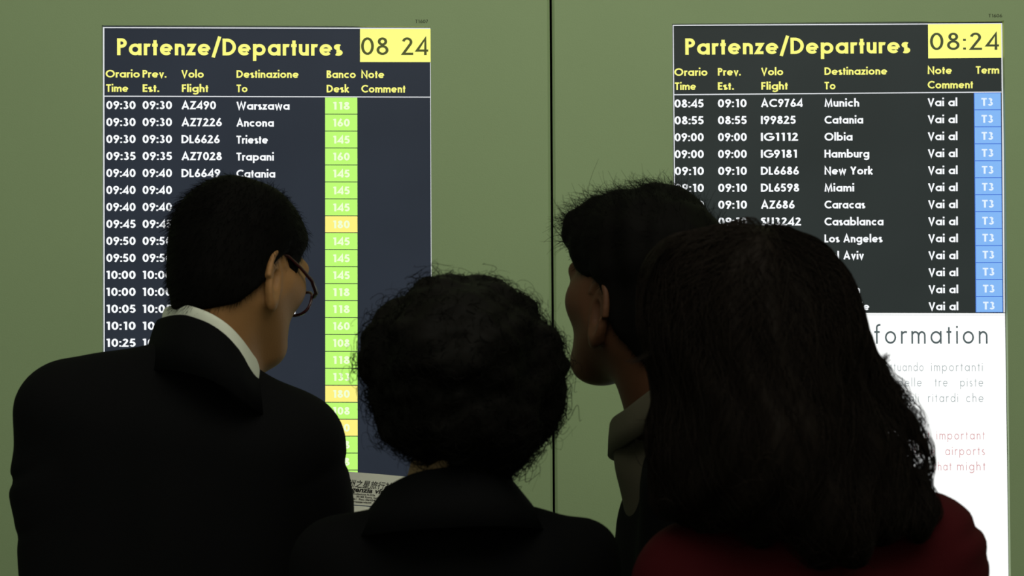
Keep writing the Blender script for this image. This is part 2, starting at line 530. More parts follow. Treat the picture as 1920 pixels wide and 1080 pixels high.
LQ('border', [(193.5, 50.6), (807, 52.4), (807, 54.2), (193.5, 52.6)], 't_line')
LQ('border', [(193.3, 50.6), (195.6, 50.6), (196.8, 1137), (194.6, 1137)], 't_line')
LQ('border', [(806.4, 117), (808.2, 117), (812.4, 1137), (810.6, 1137)], 't_line')
LQ('border', [(195.5, 179.4), (807, 181.2), (807, 183), (195.5, 181.2)], 't_line')
clk = LQ('clock_field', [(675, 54.0), (808.5, 54.2), (808.5, 116.4), (675, 116.2)], 'clock')
LT('08', 677, 728.5, 103, 33, .13, 't_olive', sp=.12)
LT('24', 751.5, 803, 103, 33, .13, 't_olive', sp=.12)
LT('Partenze/Departures', 219.5, 642.5, 103.4, 31.6, .185, 't_yellow', sp=.12)
for s, a, b in (('Orario', 198, 262), ('Prev.', 267.3, 312), ('Volo', 340, 382), ('Destinazione', 443.5, 560), ('Banco', 612.5, 667), ('Note', 677.5, 720.5)):
    LT(s, a, b, 145.2 + (a - 198) * .0025, 14.2, .185, 't_yellow')
for s, a, b in (('Time', 199, 240.5), ('Est.', 267.5, 298.5), ('Flight', 341, 390.5), ('To', 443.5, 464), ('Desk', 612.5, 655), ('Comment', 677.5, 760)):
    LT(s, a, b, 172.2 + (a - 198) * .0025, 14.2, .185, 't_yellow')
rows = [('09:30', 'AZ490', 405, 'Warszawa', 543), ('09:30', 'AZ7226', 416, 'Ancona', 513.5), ('09:30', 'DL6626', 412, 'Trieste', 502.5),
        ('09:35', 'AZ7028', 416, 'Trapani', 513.5), ('09:40', 'DL6649', 413, 'Catania', 516), ('09:40', 0, 0, 0, 0), ('09:40', 0, 0, 0, 0),
        ('09:45', 0, 0, 0, 0), ('09:50', 0, 0, 0, 0), ('09:50', 0, 0, 0, 0), ('10:00', 0, 0, 0, 0), ('10:00', 0, 0, 'Amsterdam', 558),
        ('10:05', 0, 0, 'Petersburg', 554), ('10:10', 0, 0, 0, 0), ('10:25', 0, 0, 'Hamburg', 532), (0, 0, 0, 'Malaga', 513.5)]
for i, (t, fl_, fx, de, dx) in enumerate(rows):
    y = 204.6 + 31.83 * i
    if t:
        LT(t, 199.3, 254.3, y, 15.2, .188, 't_white')
        LT(t, 267.3, 322.5, y, 15.2, .188, 't_white')
    if fl_: LT(fl_, 340.3, fx, y + .2, 15.2, .188, 't_white')
    if de: LT(de, 443.3, dx, y + .9, 14.8, .192, 't_white')
desk = ['118', '160', '145', '160', '145', '145', '145', '180', '145', '145', '145', '118', '118', '160', '108', '118', '133', '180', '108', '180', '168', '118', '']
for i, s in enumerate(desk):
    y0 = 182.9 + 31.78 * i
    col = 'amber' if s == '180' else 'green'
    cell = quad_px('desk_cell', [(609.6 + i * .02, y0), (669.9 + i * .03, y0 + .1), (670 + i * .03, y0 + 30.4), (609.6 + i * .02, y0 + 30.3)], M[col], LB, D1)
    if s:
        text_px('number', s, 624.4, 655.8, y0 + 22.6, 14.6, .2, M['t_num'], cell, D2, 0, lean=.003)

RB = board('departures board with blue terminal cells above a white notice, right of the wall joint',
           [(1256, 36), (1888, 36), (1899, 1145), (1264, 1145)], M['scr_right'])


def rslope(y): return -0.0078 * (1 - (y - 50) / 528.0) if y < 640 else -.0005


def RT(s, x0, x1, base, cap, w, m, **k):
    return text_px('lettering', s, x0, x1, base, cap, w, M[m], RB, D2, rslope(base), lean=.009, **k)


def RQ(name, c, m, d=D1): return quad_px(name, c, M[m], RB, d)


RQ('border', [(1261.3, 46.6), (1877, 43.2), (1877, 45.0), (1261.3, 48.6)], 't_line')
RQ('border', [(1261.2, 46.6), (1263.0, 46.6), (1267.9, 588), (1266.1, 588)], 't_line')
RQ('border', [(1877.2, 43.2), (1880.0, 43.2), (1884.3, 586), (1881.6, 586)], 't_line')
RQ('border', [(1264, 176.6), (1877.5, 171.6), (1877.5, 173.4), (1264, 178.6)], 't_line')
RQ('clock_field', [(1740, 45.2), (1877, 44.6), (1877.8, 108.2), (1740.5, 109.4)], 'clock')
text_px('lettering', '08:24', 1743.8, 1873.3, 93.9, 32.4, .125, M['t_olive2'], RB, D2, -.004, sp=.16)
RT('Partenze/Departures', 1285, 1706.8, 102.6, 30.6, .185, 't_yellow', sp=.12)
for s, a, b, y in (('Orario', 1264.5, 1326.5, 142.2), ('Prev.', 1346, 1389, 141.7), ('Volo', 1427, 1468.5, 141.3), ('Destinazione', 1546, 1663.5, 140.6), ('Note', 1739.5, 1785, 138.8), ('Term', 1829.8, 1873.5, 138.2),
                   ('Time', 1265.3, 1305, 168.8), ('Est.', 1346, 1376, 168.5), ('Flight', 1427.4, 1477, 168.2), ('To', 1546, 1566.6, 167.6), ('Comment', 1739.5, 1824.5, 166)):
    RT(s, a, b, y, 14.2, .185, 't_yellow')
rrows = [('08:45', '09:10', 'AC9764', 1505, 'Munich', 1611), ('08:55', '08:55', 'I99825', 1492, 'Catania', 1618.5), ('09:00', '09:00', 'IG1112', 1496.5, 'Olbia', 1598.5),
         ('09:00', '09:00', 'IG9181', 1494, 'Hamburg', 1630), ('09:10', '09:10', 'DL6686', 1498, 'New York', 1637), ('09:10', '09:10', 'DL6598', 1498.5, 'Miami', 1601.6),
         ('09:10', '09:10', 'AZ686', 1490, 'Caracas', 1622.6), ('09:10', '09:10', 'SU3242', 1502, 'Casablanca', 1656.5), (0, 0, 0, 0, 'Los Angeles', 1655),
         (0, 0, 0, 0, 'Tel Aviv', 1620), (0, 0, 0, 0, 0, 0), (0, 0, 0, 0, 'London', 1612.5), (0, 0, 0, 0, 'Belgrade', 1630)]
for i, (t, e, fl_, fx, de, dx) in enumerate(rrows):
    yl = 201.7 + 31.66 * i + (0.0)
    yr = 198.6 + 31.93 * i
    def yy(x): return yl + (yr - yl) * (x - 1265) / 590.0
    ox = i * .12
    if t: RT(t, 1264.7 + ox, 1319.3 + ox, yy(1265), 15.2, .188, 't_white')
    if e: RT(e, 1346 + ox, 1400 + ox, yy(1346), 15.2, .188, 't_white')
    if fl_: RT(fl_, 1426.7, fx, yy(1427), 15.2, .188, 't_white')
    if de: RT(de, 1546, dx, yy(1546), 14.8, .192, 't_white')
    RT('Vai al', 1739.3 + ox * 1.3, 1795 + ox * 1.3, yy(1740), 15, .188, 't_white')
RT('8', 1489, 1500, 454, 15.2, .188, 't_white')
RT('y', 1576, 1587.5, 517.6, 14.8, .192, 't_white')
RQ('column_field', [(1826, 173.6), (1876.6, 173.2), (1880.6, 585.6), (1829.4, 585.6)], 'blue_line')
for i in range(13):
    y0 = 174.9 + 31.83 * i
    y1 = min(y0 + 30.2, 585.2)
    ox = i * .27
    cell = quad_px('terminal_cell', [(1827.3 + ox, y0), (1876.2 + ox, y0 - .2), (1876.5 + ox, y1 - .2), (1827.5 + ox, y1)], M['blue'], RB, D1 - .0005)
    text_px('code', 'T3', 1840 + ox, 1861.6 + ox, y0 + 23.4, 14.6, .2, M['t_numb'], cell, D3, -.002, lean=.009)
RQ('notice_field', [(1268, 586.0), (1884.4, 587.2), (1891.8, 1137), (1270, 1137)], 'scr_info')
RQ('border', [(1268, 588.9), (1884.5, 590.4), (1884.5, 591.0), (1268, 589.6)], 't_thin', D2)
RT('Information', 1601.5, 1851.8, 644.6, 34.5, .105, 't_info', sp=.30)
for s, a, b, y in (('effettuando', 1632, 1731.5, 695.9), ('importanti', 1746, 1842.5, 695.8), ('delle', 1684, 1728, 724.6), ('tre', 1753, 1776.5, 724.6), ('piste', 1800.5, 1843.5, 724.6),
                   ('eventuali', 1648, 1722.5, 753.8), ('ritardi', 1740, 1796.3, 753.8), ('che', 1811.6, 1844, 753.8)):
    RT(s, a, b, y, 15.6, .085, 't_thin', sp=.34)
for s, a, b, y in (('about', 1694, 1743, 824.2), ('important', 1756.3, 1846.3, 824), ('three', 1707, 1752.6, 853.5), ('airports', 1772.5, 1846.4, 853.3),
                   ('that', 1751.5, 1783.8, 882.2), ('might', 1794.7, 1847.3, 882)):
    RT(s, a, b, y, 15.6, .085, 't_red', sp=.34)

# small stencilled numbers on the panels
text_px('stencil', 'T1607', 778.5, 802.5, 43.2, 6.2, .13, M['decal'], wall, YW - .0004, 0)
text_px('stencil', 'T1606', 1853.5, 1879, 32.4, 6.2, .13, M['decal'], wall, YW - .0004, 0)

# the ceiling lamps that light the hall
for k, (lx, ly, lw, ld, nm) in enumerate(((0.35, 1.0, 1.2, .3, 'long ceiling lamp over the middle of the hall'), (0.1, 2.8, 1.2, .12, 'narrow ceiling lamp close to the wall'))):
    r_ = empty('ceiling_lamp', (lx, ly, ZTOP), nm, 'lamp')
    v, f = box_vf(lx - lw / 2, lx + lw / 2, ly - ld / 2, ly + ld / 2, ZTOP - .05, ZTOP)
    mesh_obj('lamp_body', v, f, M['metal'], r_)
    v, f = box_vf(lx - lw / 2 + .02, lx + lw / 2 - .02, ly - ld / 2 + .02, ly + ld / 2 - .02, ZTOP - .056, ZTOP - .0505)
    mesh_obj('diffuser', v, f, M['lamp'], r_)

# ------------------------------------------------------------------ signed distance modelling
import openvdb


def smin(a, b, k):
    if k <= 0: return np.minimum(a, b)
    h = np.maximum(k - np.abs(a - b), 0) / k
    return np.minimum(a, b) - h * h * k * .25


def smax(a, b, k): return -smin(-a, -b, k)


def ell(c, r, R=None):
    c = np.array(c, float); r = np.array(r, float)

    def fn(p):
        q = p - c
        if R is not None: q = q @ R            # columns of R are the axes
        k0 = np.linalg.norm(q / r, axis=-1)
        k1 = np.linalg.norm(q / (r * r), axis=-1) + 1e-9
        return k0 * (k0 - 1) / k1
    return fn


def cap(a, b, ra, rb):
    a = np.array(a, float); b = np.array(b, float)
    ab = b - a
    L2 = ab @ ab + 1e-12

    def fn(p):
        t = np.clip(((p - a) @ ab) / L2, 0, 1)
        return np.linalg.norm(p - a - t[..., None] * ab, axis=-1) - (ra + (rb - ra) * t)
    return fn


def flatcap(a, b, ra, rb, fy):
    """tapered capsule whose section is flattened along y by the factor fy"""
    s = np.array([1, 1 / fy, 1.0])
    g = cap(np.array(a) * s, np.array(b) * s, ra, rb)
    return lambda p: g(p * s) * min(1, fy)


def union(prims, k):
    def fn(p):
        d = None
        for q in prims:
            kk = k
            if isinstance(q, tuple): q, kk = q
            e = q(p)
            d = e if d is None else smin(d, e, kk)
        return d
    return fn


def wobble(fn, amp, freq, seed=0):
    r = np.random.default_rng(seed)
    ks = r.normal(size=(7, 3)); ks /= np.linalg.norm(ks, axis=1)[:, None]
    ks *= freq * r.uniform(.5, 1.6, (7, 1)); ph = r.uniform(0, 6.28, 7)

    def g(p):
        d = fn(p)
        s = 0
        for kv, f0 in zip(ks, ph): s = s + np.sin(p @ kv + f0)
        return d + amp * s / 3.0
    return g


def axis(segs):
    out = []
    for a, b, s in segs:
        n = max(1, int(round((b - a) / s)))
        out += list(np.linspace(a, b, n, endpoint=False))
    out.append(segs[-1][1])
    return np.array(out)


def polygonise(fn, xs, ys, zs):
    out = np.empty((len(xs), len(ys), len(zs)), np.float32)
    YY, ZZ = np.meshgrid(ys, zs, indexing='ij')
    st = max(1, int(400000 / YY.size))
    for i in range(0, len(xs), st):
        xx = xs[i:i + st]
        p = np.empty((len(xx), len(ys), len(zs), 3))
        p[..., 0] = xx[:, None, None]; p[..., 1] = YY; p[..., 2] = ZZ
        out[i:i + st] = fn(p)
    # keep the surface closed at the border of the grid
    for sl in ((0,), (-1,)):
        out[sl[0], :, :] = np.maximum(out[sl[0], :, :], .002)
        out[:, sl[0], :] = np.maximum(out[:, sl[0], :], .002)
        out[:, :, sl[0]] = np.maximum(out[:, :, sl[0]], .002)
    g = openvdb.FloatGrid(1.0)
    g.copyFromArray(out)
    pts, quads = g.convertToQuads(isovalue=0.0)
    pts = np.asarray(pts, float)
    v = np.empty_like(pts)
    for a, ax in enumerate((xs, ys, zs)):
        v[:, a] = np.interp(pts[:, a], np.arange(len(ax)), ax)
    return v, np.asarray(quads)[:, ::-1]


def laplace(v, q, it=2, lam=.5):
    n = len(v)
    e = np.concatenate([q[:, [0, 1]], q[:, [1, 2]], q[:, [2, 3]], q[:, [3, 0]]])
    for _ in range(it):
        s = np.zeros_like(v); c = np.zeros(n)
        for a in range(3):
            s[:, a] = np.bincount(e[:, 0], v[e[:, 1], a], n) + np.bincount(e[:, 1], v[e[:, 0], a], n)
        c = np.bincount(e[:, 0], minlength=n) + np.bincount(e[:, 1], minlength=n)
        v = v + lam * (s / np.maximum(c, 1)[:, None] - v)
    return v


def sdf_mesh(name, fn, lo, hi, step, material, parent, smooth=1):
    xs = axis([(lo[0], hi[0], step)]); ys = axis([(lo[1], hi[1], step)]); zs = axis([(lo[2], hi[2], step)])
    v, q = polygonise(fn, xs, ys, zs)
    if smooth: v = laplace(v, q, smooth)
    return np_mesh(name, v, q, material, parent), v, q


# ---- heads
def head_parts(scale=1.0):
    """head in its own frame: x right, y forward, z up, origin inside the skull between and above the ears"""
    pr = [
        ell((0, -.012, .002), (.0745, .094, .087)),
        ell((0, .030, -.030), (.061, .060, .084)),
        cap((0, .062, -.100), (0, .050, -.07), .027, .034),
        (cap((0, .079, -.113), (0, .076, -.108), .014, .014), .02),
    ]
    for s in (-1, 1):
        pr += [(cap((s * .054, .004, -.060), (s * .020, .066, -.108), .016, .018), .035),
               (cap((s * .047, .052, -.030), (s * .050, .030, -.028), .020, .018), .03),
               (cap((s * .014, .088, .010), (s * .045, .076, .010), .009, .008), .02),
               (cap((s * .008, .100, -.046), (s * .009, .098, -.047), .0075, .007), .008),
               (ell((s * .031, .076, -.013), (.0135, .0125, .0125)), .004)]
    pr += [(cap((0, .088, -.002), (0, .109, -.040), .007, .0105), .012),
           (cap((-.016, .086, -.070), (.016, .086, -.070), .006, .006), .012),
           (cap((-.014, .084, -.080), (.014, .084, -.080), .0065, .0065), .010)]
    base = union(pr, .03)
    ears = []
    for s in (-1, 1):
        o = np.array((s * .0735, .004, -.038))
        e1 = np.array((s * .27, -.96, 0.0)); e1 /= np.linalg.norm(e1)
        e2 = np.array((0, -.16, .98)); e2 -= e1 * (e1 @ e2); e2 /= np.linalg.norm(e2)
        n = np.cross(e1, e2) * (1 if s > 0 else -1)      # points forward and out
        if n[0] * s < 0: n = -n
        ears.append((o, e1, e2, n))

    def ear(p, o, e1, e2, n):
        q = (p - o) / 1.15
        a = q @ e1; b = q @ e2; c = q @ n
        wid = np.where(b > -.006, .019, .0145)
        rr = np.sqrt(((a - .015) / wid) ** 2 + ((b - .002) / .031) ** 2) + 1e-9
        ring = np.sqrt(((rr - 1) * .022) ** 2 + (c - .001) ** 2) - .0036
        ring = np.where((a < .004) & (b < .018), ring + (.004 - a) * .8, ring)
        disk = np.maximum((rr - 1) * .02, np.abs(c + .003) - .0022)
        bowl = ell((.012, -.001, -.004), (.014, .019, .0085))(np.stack([a, b, c], -1))
        inner = ell((.012, -.002, .002), (.009, .014, .0085))(np.stack([a, b, c], -1))
        anti = np.sqrt((np.abs(np.sqrt(((a - .016) / .011) ** 2 + ((b - .001) / .021) ** 2) - 1) * .014) ** 2 + (c - .0) ** 2) - .0022
        lobe = ell((.010, -.030, -.0005), (.0085, .010, .0042))(np.stack([a, b, c], -1))
        d = smin(disk, bowl, .004)
        d = smax(d, -inner, .003)
        d = smin(d, anti, .003)
        d = smin(d, ring, .003)
        return smin(d, lobe, .006) * 1.15

    def fn(p):
        p = p / scale
        d = base(p)
        for o, e1, e2, n in ears:
            near = np.linalg.norm(p - o, axis=-1)
            m = near < .07
            if m.any():
                de = np.where(m, 1.0, 1.0) * 1.0
                de[m] = ear(p[m], o, e1, e2, n)
                d = np.where(m, smin(d, de, .006), d)
        # eye slits and mouth line
        return d * scale
    return fn, lambda p: base(p / scale) * scale


def frame_from(yaw, pitch, roll):
    R = Euler((0, 0, 0)).to_matrix()
    R = Matrix.Rotation(math.radians(-yaw), 3, 'Z') @ Matrix.Rotation(math.radians(pitch), 3, 'X') @ Matrix.Rotation(math.radians(roll), 3, 'Y')
    return np.array(R)


# hairline height for a given front-back place, in the head's frame
HL_PROFILE = ([-.14, -.10, -.07, -.045, -.03, -.014, .004, .020, .045, .060, .075, .12], [-.110, -.106, -.098, -.070, -.040, -.004, .006, .002, .012, .034, .050, .054])
HLY = np.array([-.14, -.10, -.075, -.05, -.03, -.018, -.004, .006, .014, .034, .040, .055, .075, .12])
HLZ = np.array([-.096, -.099, -.102, -.086, -.048, -.016, .000, .002, -.016, -.020, .010, .040, .058, .062])


# ---- strands
def strands(name, paths, r0, material, parent, taper=.35):
    """paths (n, k, 3) -> three-sided tapered tubes in one mesh"""
    n, k, _ = paths.shape
    t = np.gradient(paths, axis=1)
    t /= np.linalg.norm(t, axis=-1, keepdims=True) + 1e-9
    ref = np.tile(np.array([.31, .47, .83]), (n, k, 1))
    u = np.cross(t, ref); u /= np.linalg.norm(u, axis=-1, keepdims=True) + 1e-9
    w = np.cross(t, u)
    rad = np.broadcast_to(np.asarray(r0).reshape(-1, 1), (n, k)) * np.linspace(1, taper, k)[None]
    V = np.empty((n, k, 3, 3))
    for i in range(3):
        a = 2 * PI * i / 3
        V[:, :, i] = paths + rad[..., None] * (u * math.cos(a) + w * math.sin(a))
    idx = np.arange(n * k * 3).reshape(n, k, 3)
    q = []
    for i in range(3):
        j = (i + 1) % 3
        q.append(np.stack([idx[:, :-1, i], idx[:, 1:, i], idx[:, 1:, j], idx[:, :-1, j]], -1).reshape(-1, 4))
    o = np_mesh(name, V.reshape(-1, 3), np.concatenate(q), material, parent)
    return o


def grad(fn, p, e=.002):
    g = np.empty_like(p)
    for a in range(3):
        d = np.zeros(3); d[a] = e
        g[:, a] = fn(p + d) - fn(p - d)
    return g / (np.linalg.norm(g, axis=-1, keepdims=True) + 1e-9)


def pick(v, n, mask=None):
    ids = np.arange(len(v)) if mask is None else np.nonzero(mask)[0]
    return v[rng.choice(ids, n)] + rng.normal(0, .0012, (n, 3))


# ---- hands (a small skeleton of capsules: palm, four unequal fingers, thumb), curled
def hand_fn(wrist, d, palm_n, side, curl=.5, s=1.0):
    d = np.array(d, float); d /= np.linalg.norm(d)
    n = np.array(palm_n, float); n -= d * (n @ d); n /= np.linalg.norm(n)
    x = np.cross(d, n) * side
    w = np.array(wrist, float)
    pr = [flat_palm(w, d, n, x, s)]
    for k, (off, L) in enumerate(((.030, .074), (.010, .083), (-.011, .077), (-.031, .060))):
        a = w + (d * .088 + x * off) * s
        ang = curl * .6
        for seg, (fr, rr) in enumerate(((.46, .0086), (.30, .0078), (.24, .0070))):
            dd = d * math.cos(ang) + n * math.sin(ang)
            b = a + dd * L * fr * s
            pr.append((cap(a, b, rr * s, rr * s * .93), .004))
            a = b
            ang += curl * 1.0
    a = w + (d * .028 + x * .030 + n * .006) * s
    dd = d * .62 + x * .62 + n * .35; dd /= np.linalg.norm(dd)
    b = a + dd * .040 * s
    pr.append((cap(a, b, .013 * s, .0105 * s), .008))
    dd = d * .86 + x * .25 + n * .42; dd /= np.linalg.norm(dd)
    pr.append((cap(b, b + dd * .030 * s, .0102 * s, .0082 * s), .004))
    pr.append((cap(w - d * .06, w + d * .015, .024 * s, .025 * s), .02))
    return union(pr, .01)


def flat_palm(w, d, n, x, s):
    R = np.stack([x, n, d], 1)
    return ell(w + d * .052 * s, np.array((.041, .0165, .052)) * s, R)


def limb_pose(*names): return names


class Person:
    """everything is placed in world metres; J(px, py, dy) gives a point of the figure's own depth"""

    def __init__(self, Y, label, group=None):
        self.Y = Y
        self.label = label
        self.s = Y / F                         # metres per pixel at that depth

    def J(self, px, py, dy=0.0):
        return P(px, py, self.Y + dy)

    def make(self, x):
        self.root = empty('person', (x, self.Y, 0), self.label, 'person')
        return self.root


def build_body(pe, headR, headC, hs, joints, skin, hands, neck_r=.056):
    """one continuous surface: head, neck, trunk, arms and legs; hands are joined at the wrists"""
    hfn, hbase = head_parts(hs)

    def H(p): return hfn((p - headC) @ headR)
    j = joints
    IN = np.array((0, .02, -.03))
    nb = headC + headR @ np.array((0, -.030, -.070)) * hs
    pr = [
        (cap(nb, j['neck'], neck_r, neck_r * 1.06), .035),
        (cap(j['neck'] + IN, j['chest'] + IN, .050, .066), .04),
        (cap(j['chest'] + IN, j['hip'] + IN, .066, .075), .05),
    ]
    for s in ('l', 'r'):
        pr += [(cap(j['neck'] + np.array((0, .01, -.06)), j['sh' + s], .030, .030), .03),
               (cap(j['sh' + s], j['el' + s], .034, .030), .03),
               (cap(j['el' + s], j['wr' + s], .030, .024), .02),
               (cap(j['hp' + s], j['kn' + s], .068, .050), .03),
               (cap(j['kn' + s], j['an' + s], .048, .034), .03),
               (cap(j['an' + s] + np.array((0, -.02, -.04)), j['an' + s] + np.array((0, .12, -.05)), .034, .026), .03)]
    trunk = union(pr, .03)

    def fn(p): return smin(H(p), trunk(p), .03)
    pts = np.array([q for q in j.values()])
    lo = pts.min(0) - .15; hi = pts.max(0) + .15
    hc = headC
    r = .125 * hs
    xs = axis([(lo[0], hc[0] - r, .02), (hc[0] - r, hc[0] + r, .0024), (hc[0] + r, hi[0], .02)])
    ys = axis([(min(lo[1], hc[1] - r - .04), hc[1] - r, .02), (hc[1] - r, hc[1] + r, .0024), (hc[1] + r, max(hi[1], hc[1] + r + .04), .02)])
    zs = axis([(-.02, hc[2] - .24, .02), (hc[2] - .24, hc[2] + .12 * hs, .0024), (hc[2] + .12 * hs, hc[2] + .16 * hs, .01)])
    v, q = polygonise(fn, xs, ys, zs)
    v = laplace(v, q, 1)
    vs, qs = [v], [q]
    off = len(v)
    for (w, d, n, side, curl) in hands:
        hf = hand_fn(w, d, n, side, curl)
        w = np.array(w)
        hv, hq = polygonise(hf, axis([(w[0] - .19, w[0] + .19, .0042)]), axis([(w[1] - .19, w[1] + .19, .0042)]), axis([(w[2] - .2, w[2] + .2, .0042)]))
        hv = laplace(hv, hq, 1)
        vs.append(hv); qs.append(hq + off); off += len(hv)
    o = np_mesh('body', np.concatenate(vs), np.concatenate(qs), skin, pe.root)
    return o, hfn, hbase


def hair_cap(hbase, headR, headC, hs, thick, extra=None, neckc=None, line=None):
    """skull inflated to the thickness of the hair, cut along the hairline"""
    def fn(p):
        q = (p - headC) @ headR
        d = hbase(q)
        if neckc is not None: d = smin(d, neckc(p), .035)
        d = d - thick(q) * np.clip((q[..., 2] / hs + .13) / .07, .18, 1) * np.where(q[..., 1] > 0, np.clip((q[..., 2] / hs + .02) / .05, .15, 1), 1)
        zl = np.interp(q[..., 1] / hs, *(line or (HLY, HLZ))) * hs
        d = smax(d, (zl - q[..., 2]) * .8, .006)
        if extra is not None: d = smin(d, extra(p), .02)
        return d
    return fn


def trousers_and_shoes(pe, j, ank_shift=0):
    pr = []
    pr.append((cap(j['hpl'] + np.array((0, 0, .05)), j['hpr'] + np.array((0, 0, .05)), .112, .112), .05))
    for s in ('l', 'r'):
        pr += [(cap(j['hp' + s], j['kn' + s], .094, .074), .05), (cap(j['kn' + s], j['an' + s] + np.array((0, 0, -.03)), .072, .062), .03)]
    fn = wobble(union(pr, .04), .0025, 40, 3)
    fn2 = lambda p: smax(fn(p), .035 - p[..., 2], .004)
    c = (j['hpl'] + j['hpr']) / 2
    sdf_mesh('trousers', fn2, (c[0] - .30, c[1] - .20, .0), (c[0] + .30, c[1] + .22, c[2] + .2), .011, M['trousers'], pe.root, 1)
    for s in ('l', 'r'):
        a = j['an' + s]
        g = union([cap((a[0], a[1] - .035, .050), (a[0], a[1] - .01, .062), .046, .044), cap((a[0], a[1] - .02, .045), (a[0], a[1] + .15, .030), .046, .040)], .03)
        gf = lambda p, g=g: smax(smax(g(p), .012 - p[..., 2], .003), p[..., 2] - .092, .004)
        sh, v, q = sdf_mesh('shoe', gf, (a[0] - .07, a[1] - .11, .0), (a[0] + .07, a[1] + .22, .11), .006, M['shoe'], pe.root, 1)
        so = lambda p, g=g: smax(smax(g(p) - .003, p[..., 2] - .013, .002), -p[..., 2], .001)
        so_o, v, q = sdf_mesh('sole', so, (a[0] - .07, a[1] - .11, -.006), (a[0] + .07, a[1] + .22, .03), .0045, M['sole'], sh, 0)


def band(C, u, v, n, r_in, r_out, h0, h1, a0, a1, thick, name, material, parent, segs=72, droop=None):
    """a stand-up collar: a strip around an ellipse, with thickness"""
    V, Fc = [], []
    K = 7
    for i in range(segs + 1):
        t = math.radians(a0 + (a1 - a0) * i / segs)
        ct, st = math.cos(t), math.sin(t)
        hh = 1.0 if droop is None else droop(math.degrees(t))
        for k in range(K):
            f = k / (K - 1)
            rr = r_in * (1 - f) + r_out * f
            pbase = C + (u * ct + v * st) * rr + n * (h0 + (h1 - h0) * f * hh)
            V.append(pbase)
        for k in range(K):
            f = 1 - k / (K - 1)
            rr = (r_in * (1 - f) + r_out * f)
            out = (u * ct + v * st); out = out / np.linalg.norm(out)
            V.append(C + (u * ct + v * st) * rr + n * (h0 + (h1 - h0) * f * hh) + out * thick)
    m = 2 * K
    for i in range(segs):
        for k in range(m):
            k2 = (k + 1) % m
            Fc.append((i * m + k, i * m + k2, (i + 1) * m + k2, (i + 1) * m + k))
    Fc.append(tuple(range(m))[::-1]); Fc.append(tuple(segs * m + k for k in range(m)))
    return mesh_obj(name, V, Fc, material, parent, smooth=True)


def neck_collar(name, tops, drop, flare, thick, material, parent, fold=.006, neckc=None, seg=6):
    """a closed collar around the neck; tops are world points of its upper edge, the cloth falls and flares from there"""
    T = np.array(tops)
    n0 = len(T)
    L = []
    for i in range(n0):
        a, b, c_, d_ = T[(i - 1) % n0], T[i], T[(i + 1) % n0], T[(i + 2) % n0]
        for k in range(seg):
            t = k / seg
            L.append(.5 * ((2 * b) + (c_ - a) * t + (2 * a - 5 * b + 4 * c_ - d_) * t * t + (-a + 3 * b - 3 * c_ + d_) * t ** 3))
    L = np.array(L)
    cen = L.mean(0)
    out = L - cen; out[:, 2] = 0
    out /= np.linalg.norm(out, axis=1)[:, None]
    prof = [(-.6 * flare, -drop), (-.002, -drop * .5), (0, -.004), (thick * .35, 0), (thick * .9, -.001), (thick * 1.2 + fold * .5, -.006), (thick + fold + flare * .45, -drop * .5), (thick + fold + flare, -drop)]
    V, Fc = [], []
    K = len(prof)
    for p_, o_ in zip(L, out):
        for r_, h_ in prof:
            V.append(p_ + o_ * r_ + np.array((0, 0, h_)))
    m = len(L)
    for i in range(m):
        i2 = (i + 1) % m
        for k in range(K):
            k2 = (k + 1) % K
            Fc.append((i * K + k, i2 * K + k, i2 * K + k2, i * K + k2))
    return mesh_obj(name, V, Fc, material, parent, smooth=True)


def bounds(pts, pad):
    a = np.array(pts)
    return a.min(0) - pad, a.max(0) + pad


def legs(j, x, Y, hipz, w=.09, lean=0):
    j['hip'] = np.array((x, Y, hipz + .08))
    for s, k in (('l', -1), ('r', 1)):
        j['hp' + s] = np.array((x + k * w, Y, hipz))
        j['kn' + s] = np.array((x + k * (w + .01), Y + .015, hipz * .53))
        j['an' + s] = np.array((x + k * (w + .015), Y - .01, .085))


# ================================================================== man in the dark suit (left)
m1 = Person(2.45, 'man with cropped black hair, glasses and dark suit, white collar showing, head bowed')
J = m1.J
c = J(340, 900)
m1.make(c[0])
S = m1.s
R1 = frame_from(34, -19, -3)
H1 = J(454, 486, 0.03)
j = {'neck': J(395, 690, .0), 'chest': J(345, 860, 0)}
legs(j, c[0], m1.Y, .86)
j['shl'] = J(130, 765); j['ell'] = J(118, 1170, -.01); j['wrl'] = J(150, 1520, .09)
j['shr'] = J(540, 830, .02); j['elr'] = J(600, 1130, .06); j['wrr'] = J(640, 1125, .095)
hd = [(j['wrl'], (0.05, .25, -1), (1, .1, 0), 1, .5), (j['wrr'], (.25, .75, .55), (-.8, .3, -.1), 1, .45)]
body1, hf1, hb1 = build_body(m1, R1, H1, .96, j, M['skin_tan'], hd, neck_r=.053)
nc1 = cap(H1 + R1 @ np.array((0, -.030, -.070)) * .96, j['neck'], .053, .053 * 1.06)
hairfn = hair_cap(hb1, R1, H1, .96, lambda q: .009 + .012 * np.clip((q[..., 2] - .0) / .08, 0, 1) + .002 * np.sin(q[..., 0] * 70) * np.sin(q[..., 1] * 60), neckc=nc1)
hair1, hv, hq = sdf_mesh('hair', hairfn, H1 - .14, H1 + .14, .0032, M['hair_black'], m1.root, 1)
nrm = grad(hairfn, hv)
loc = (hv - H1) @ R1
ids = rng.choice(len(hv), 9000)
p0 = hv[ids] - nrm[ids] * .003
down = R1 @ np.array((0, -.35, -.9))
dirs = nrm[ids] * .55 + down * .55 + rng.normal(0, .22, (len(ids), 3))
dirs /= np.linalg.norm(dirs, axis=1)[:, None]
L = np.where(loc[ids, 2] > .02, .013, .008) * rng.uniform(.6, 1.5, len(ids))
k = np.linspace(0, 1, 4)
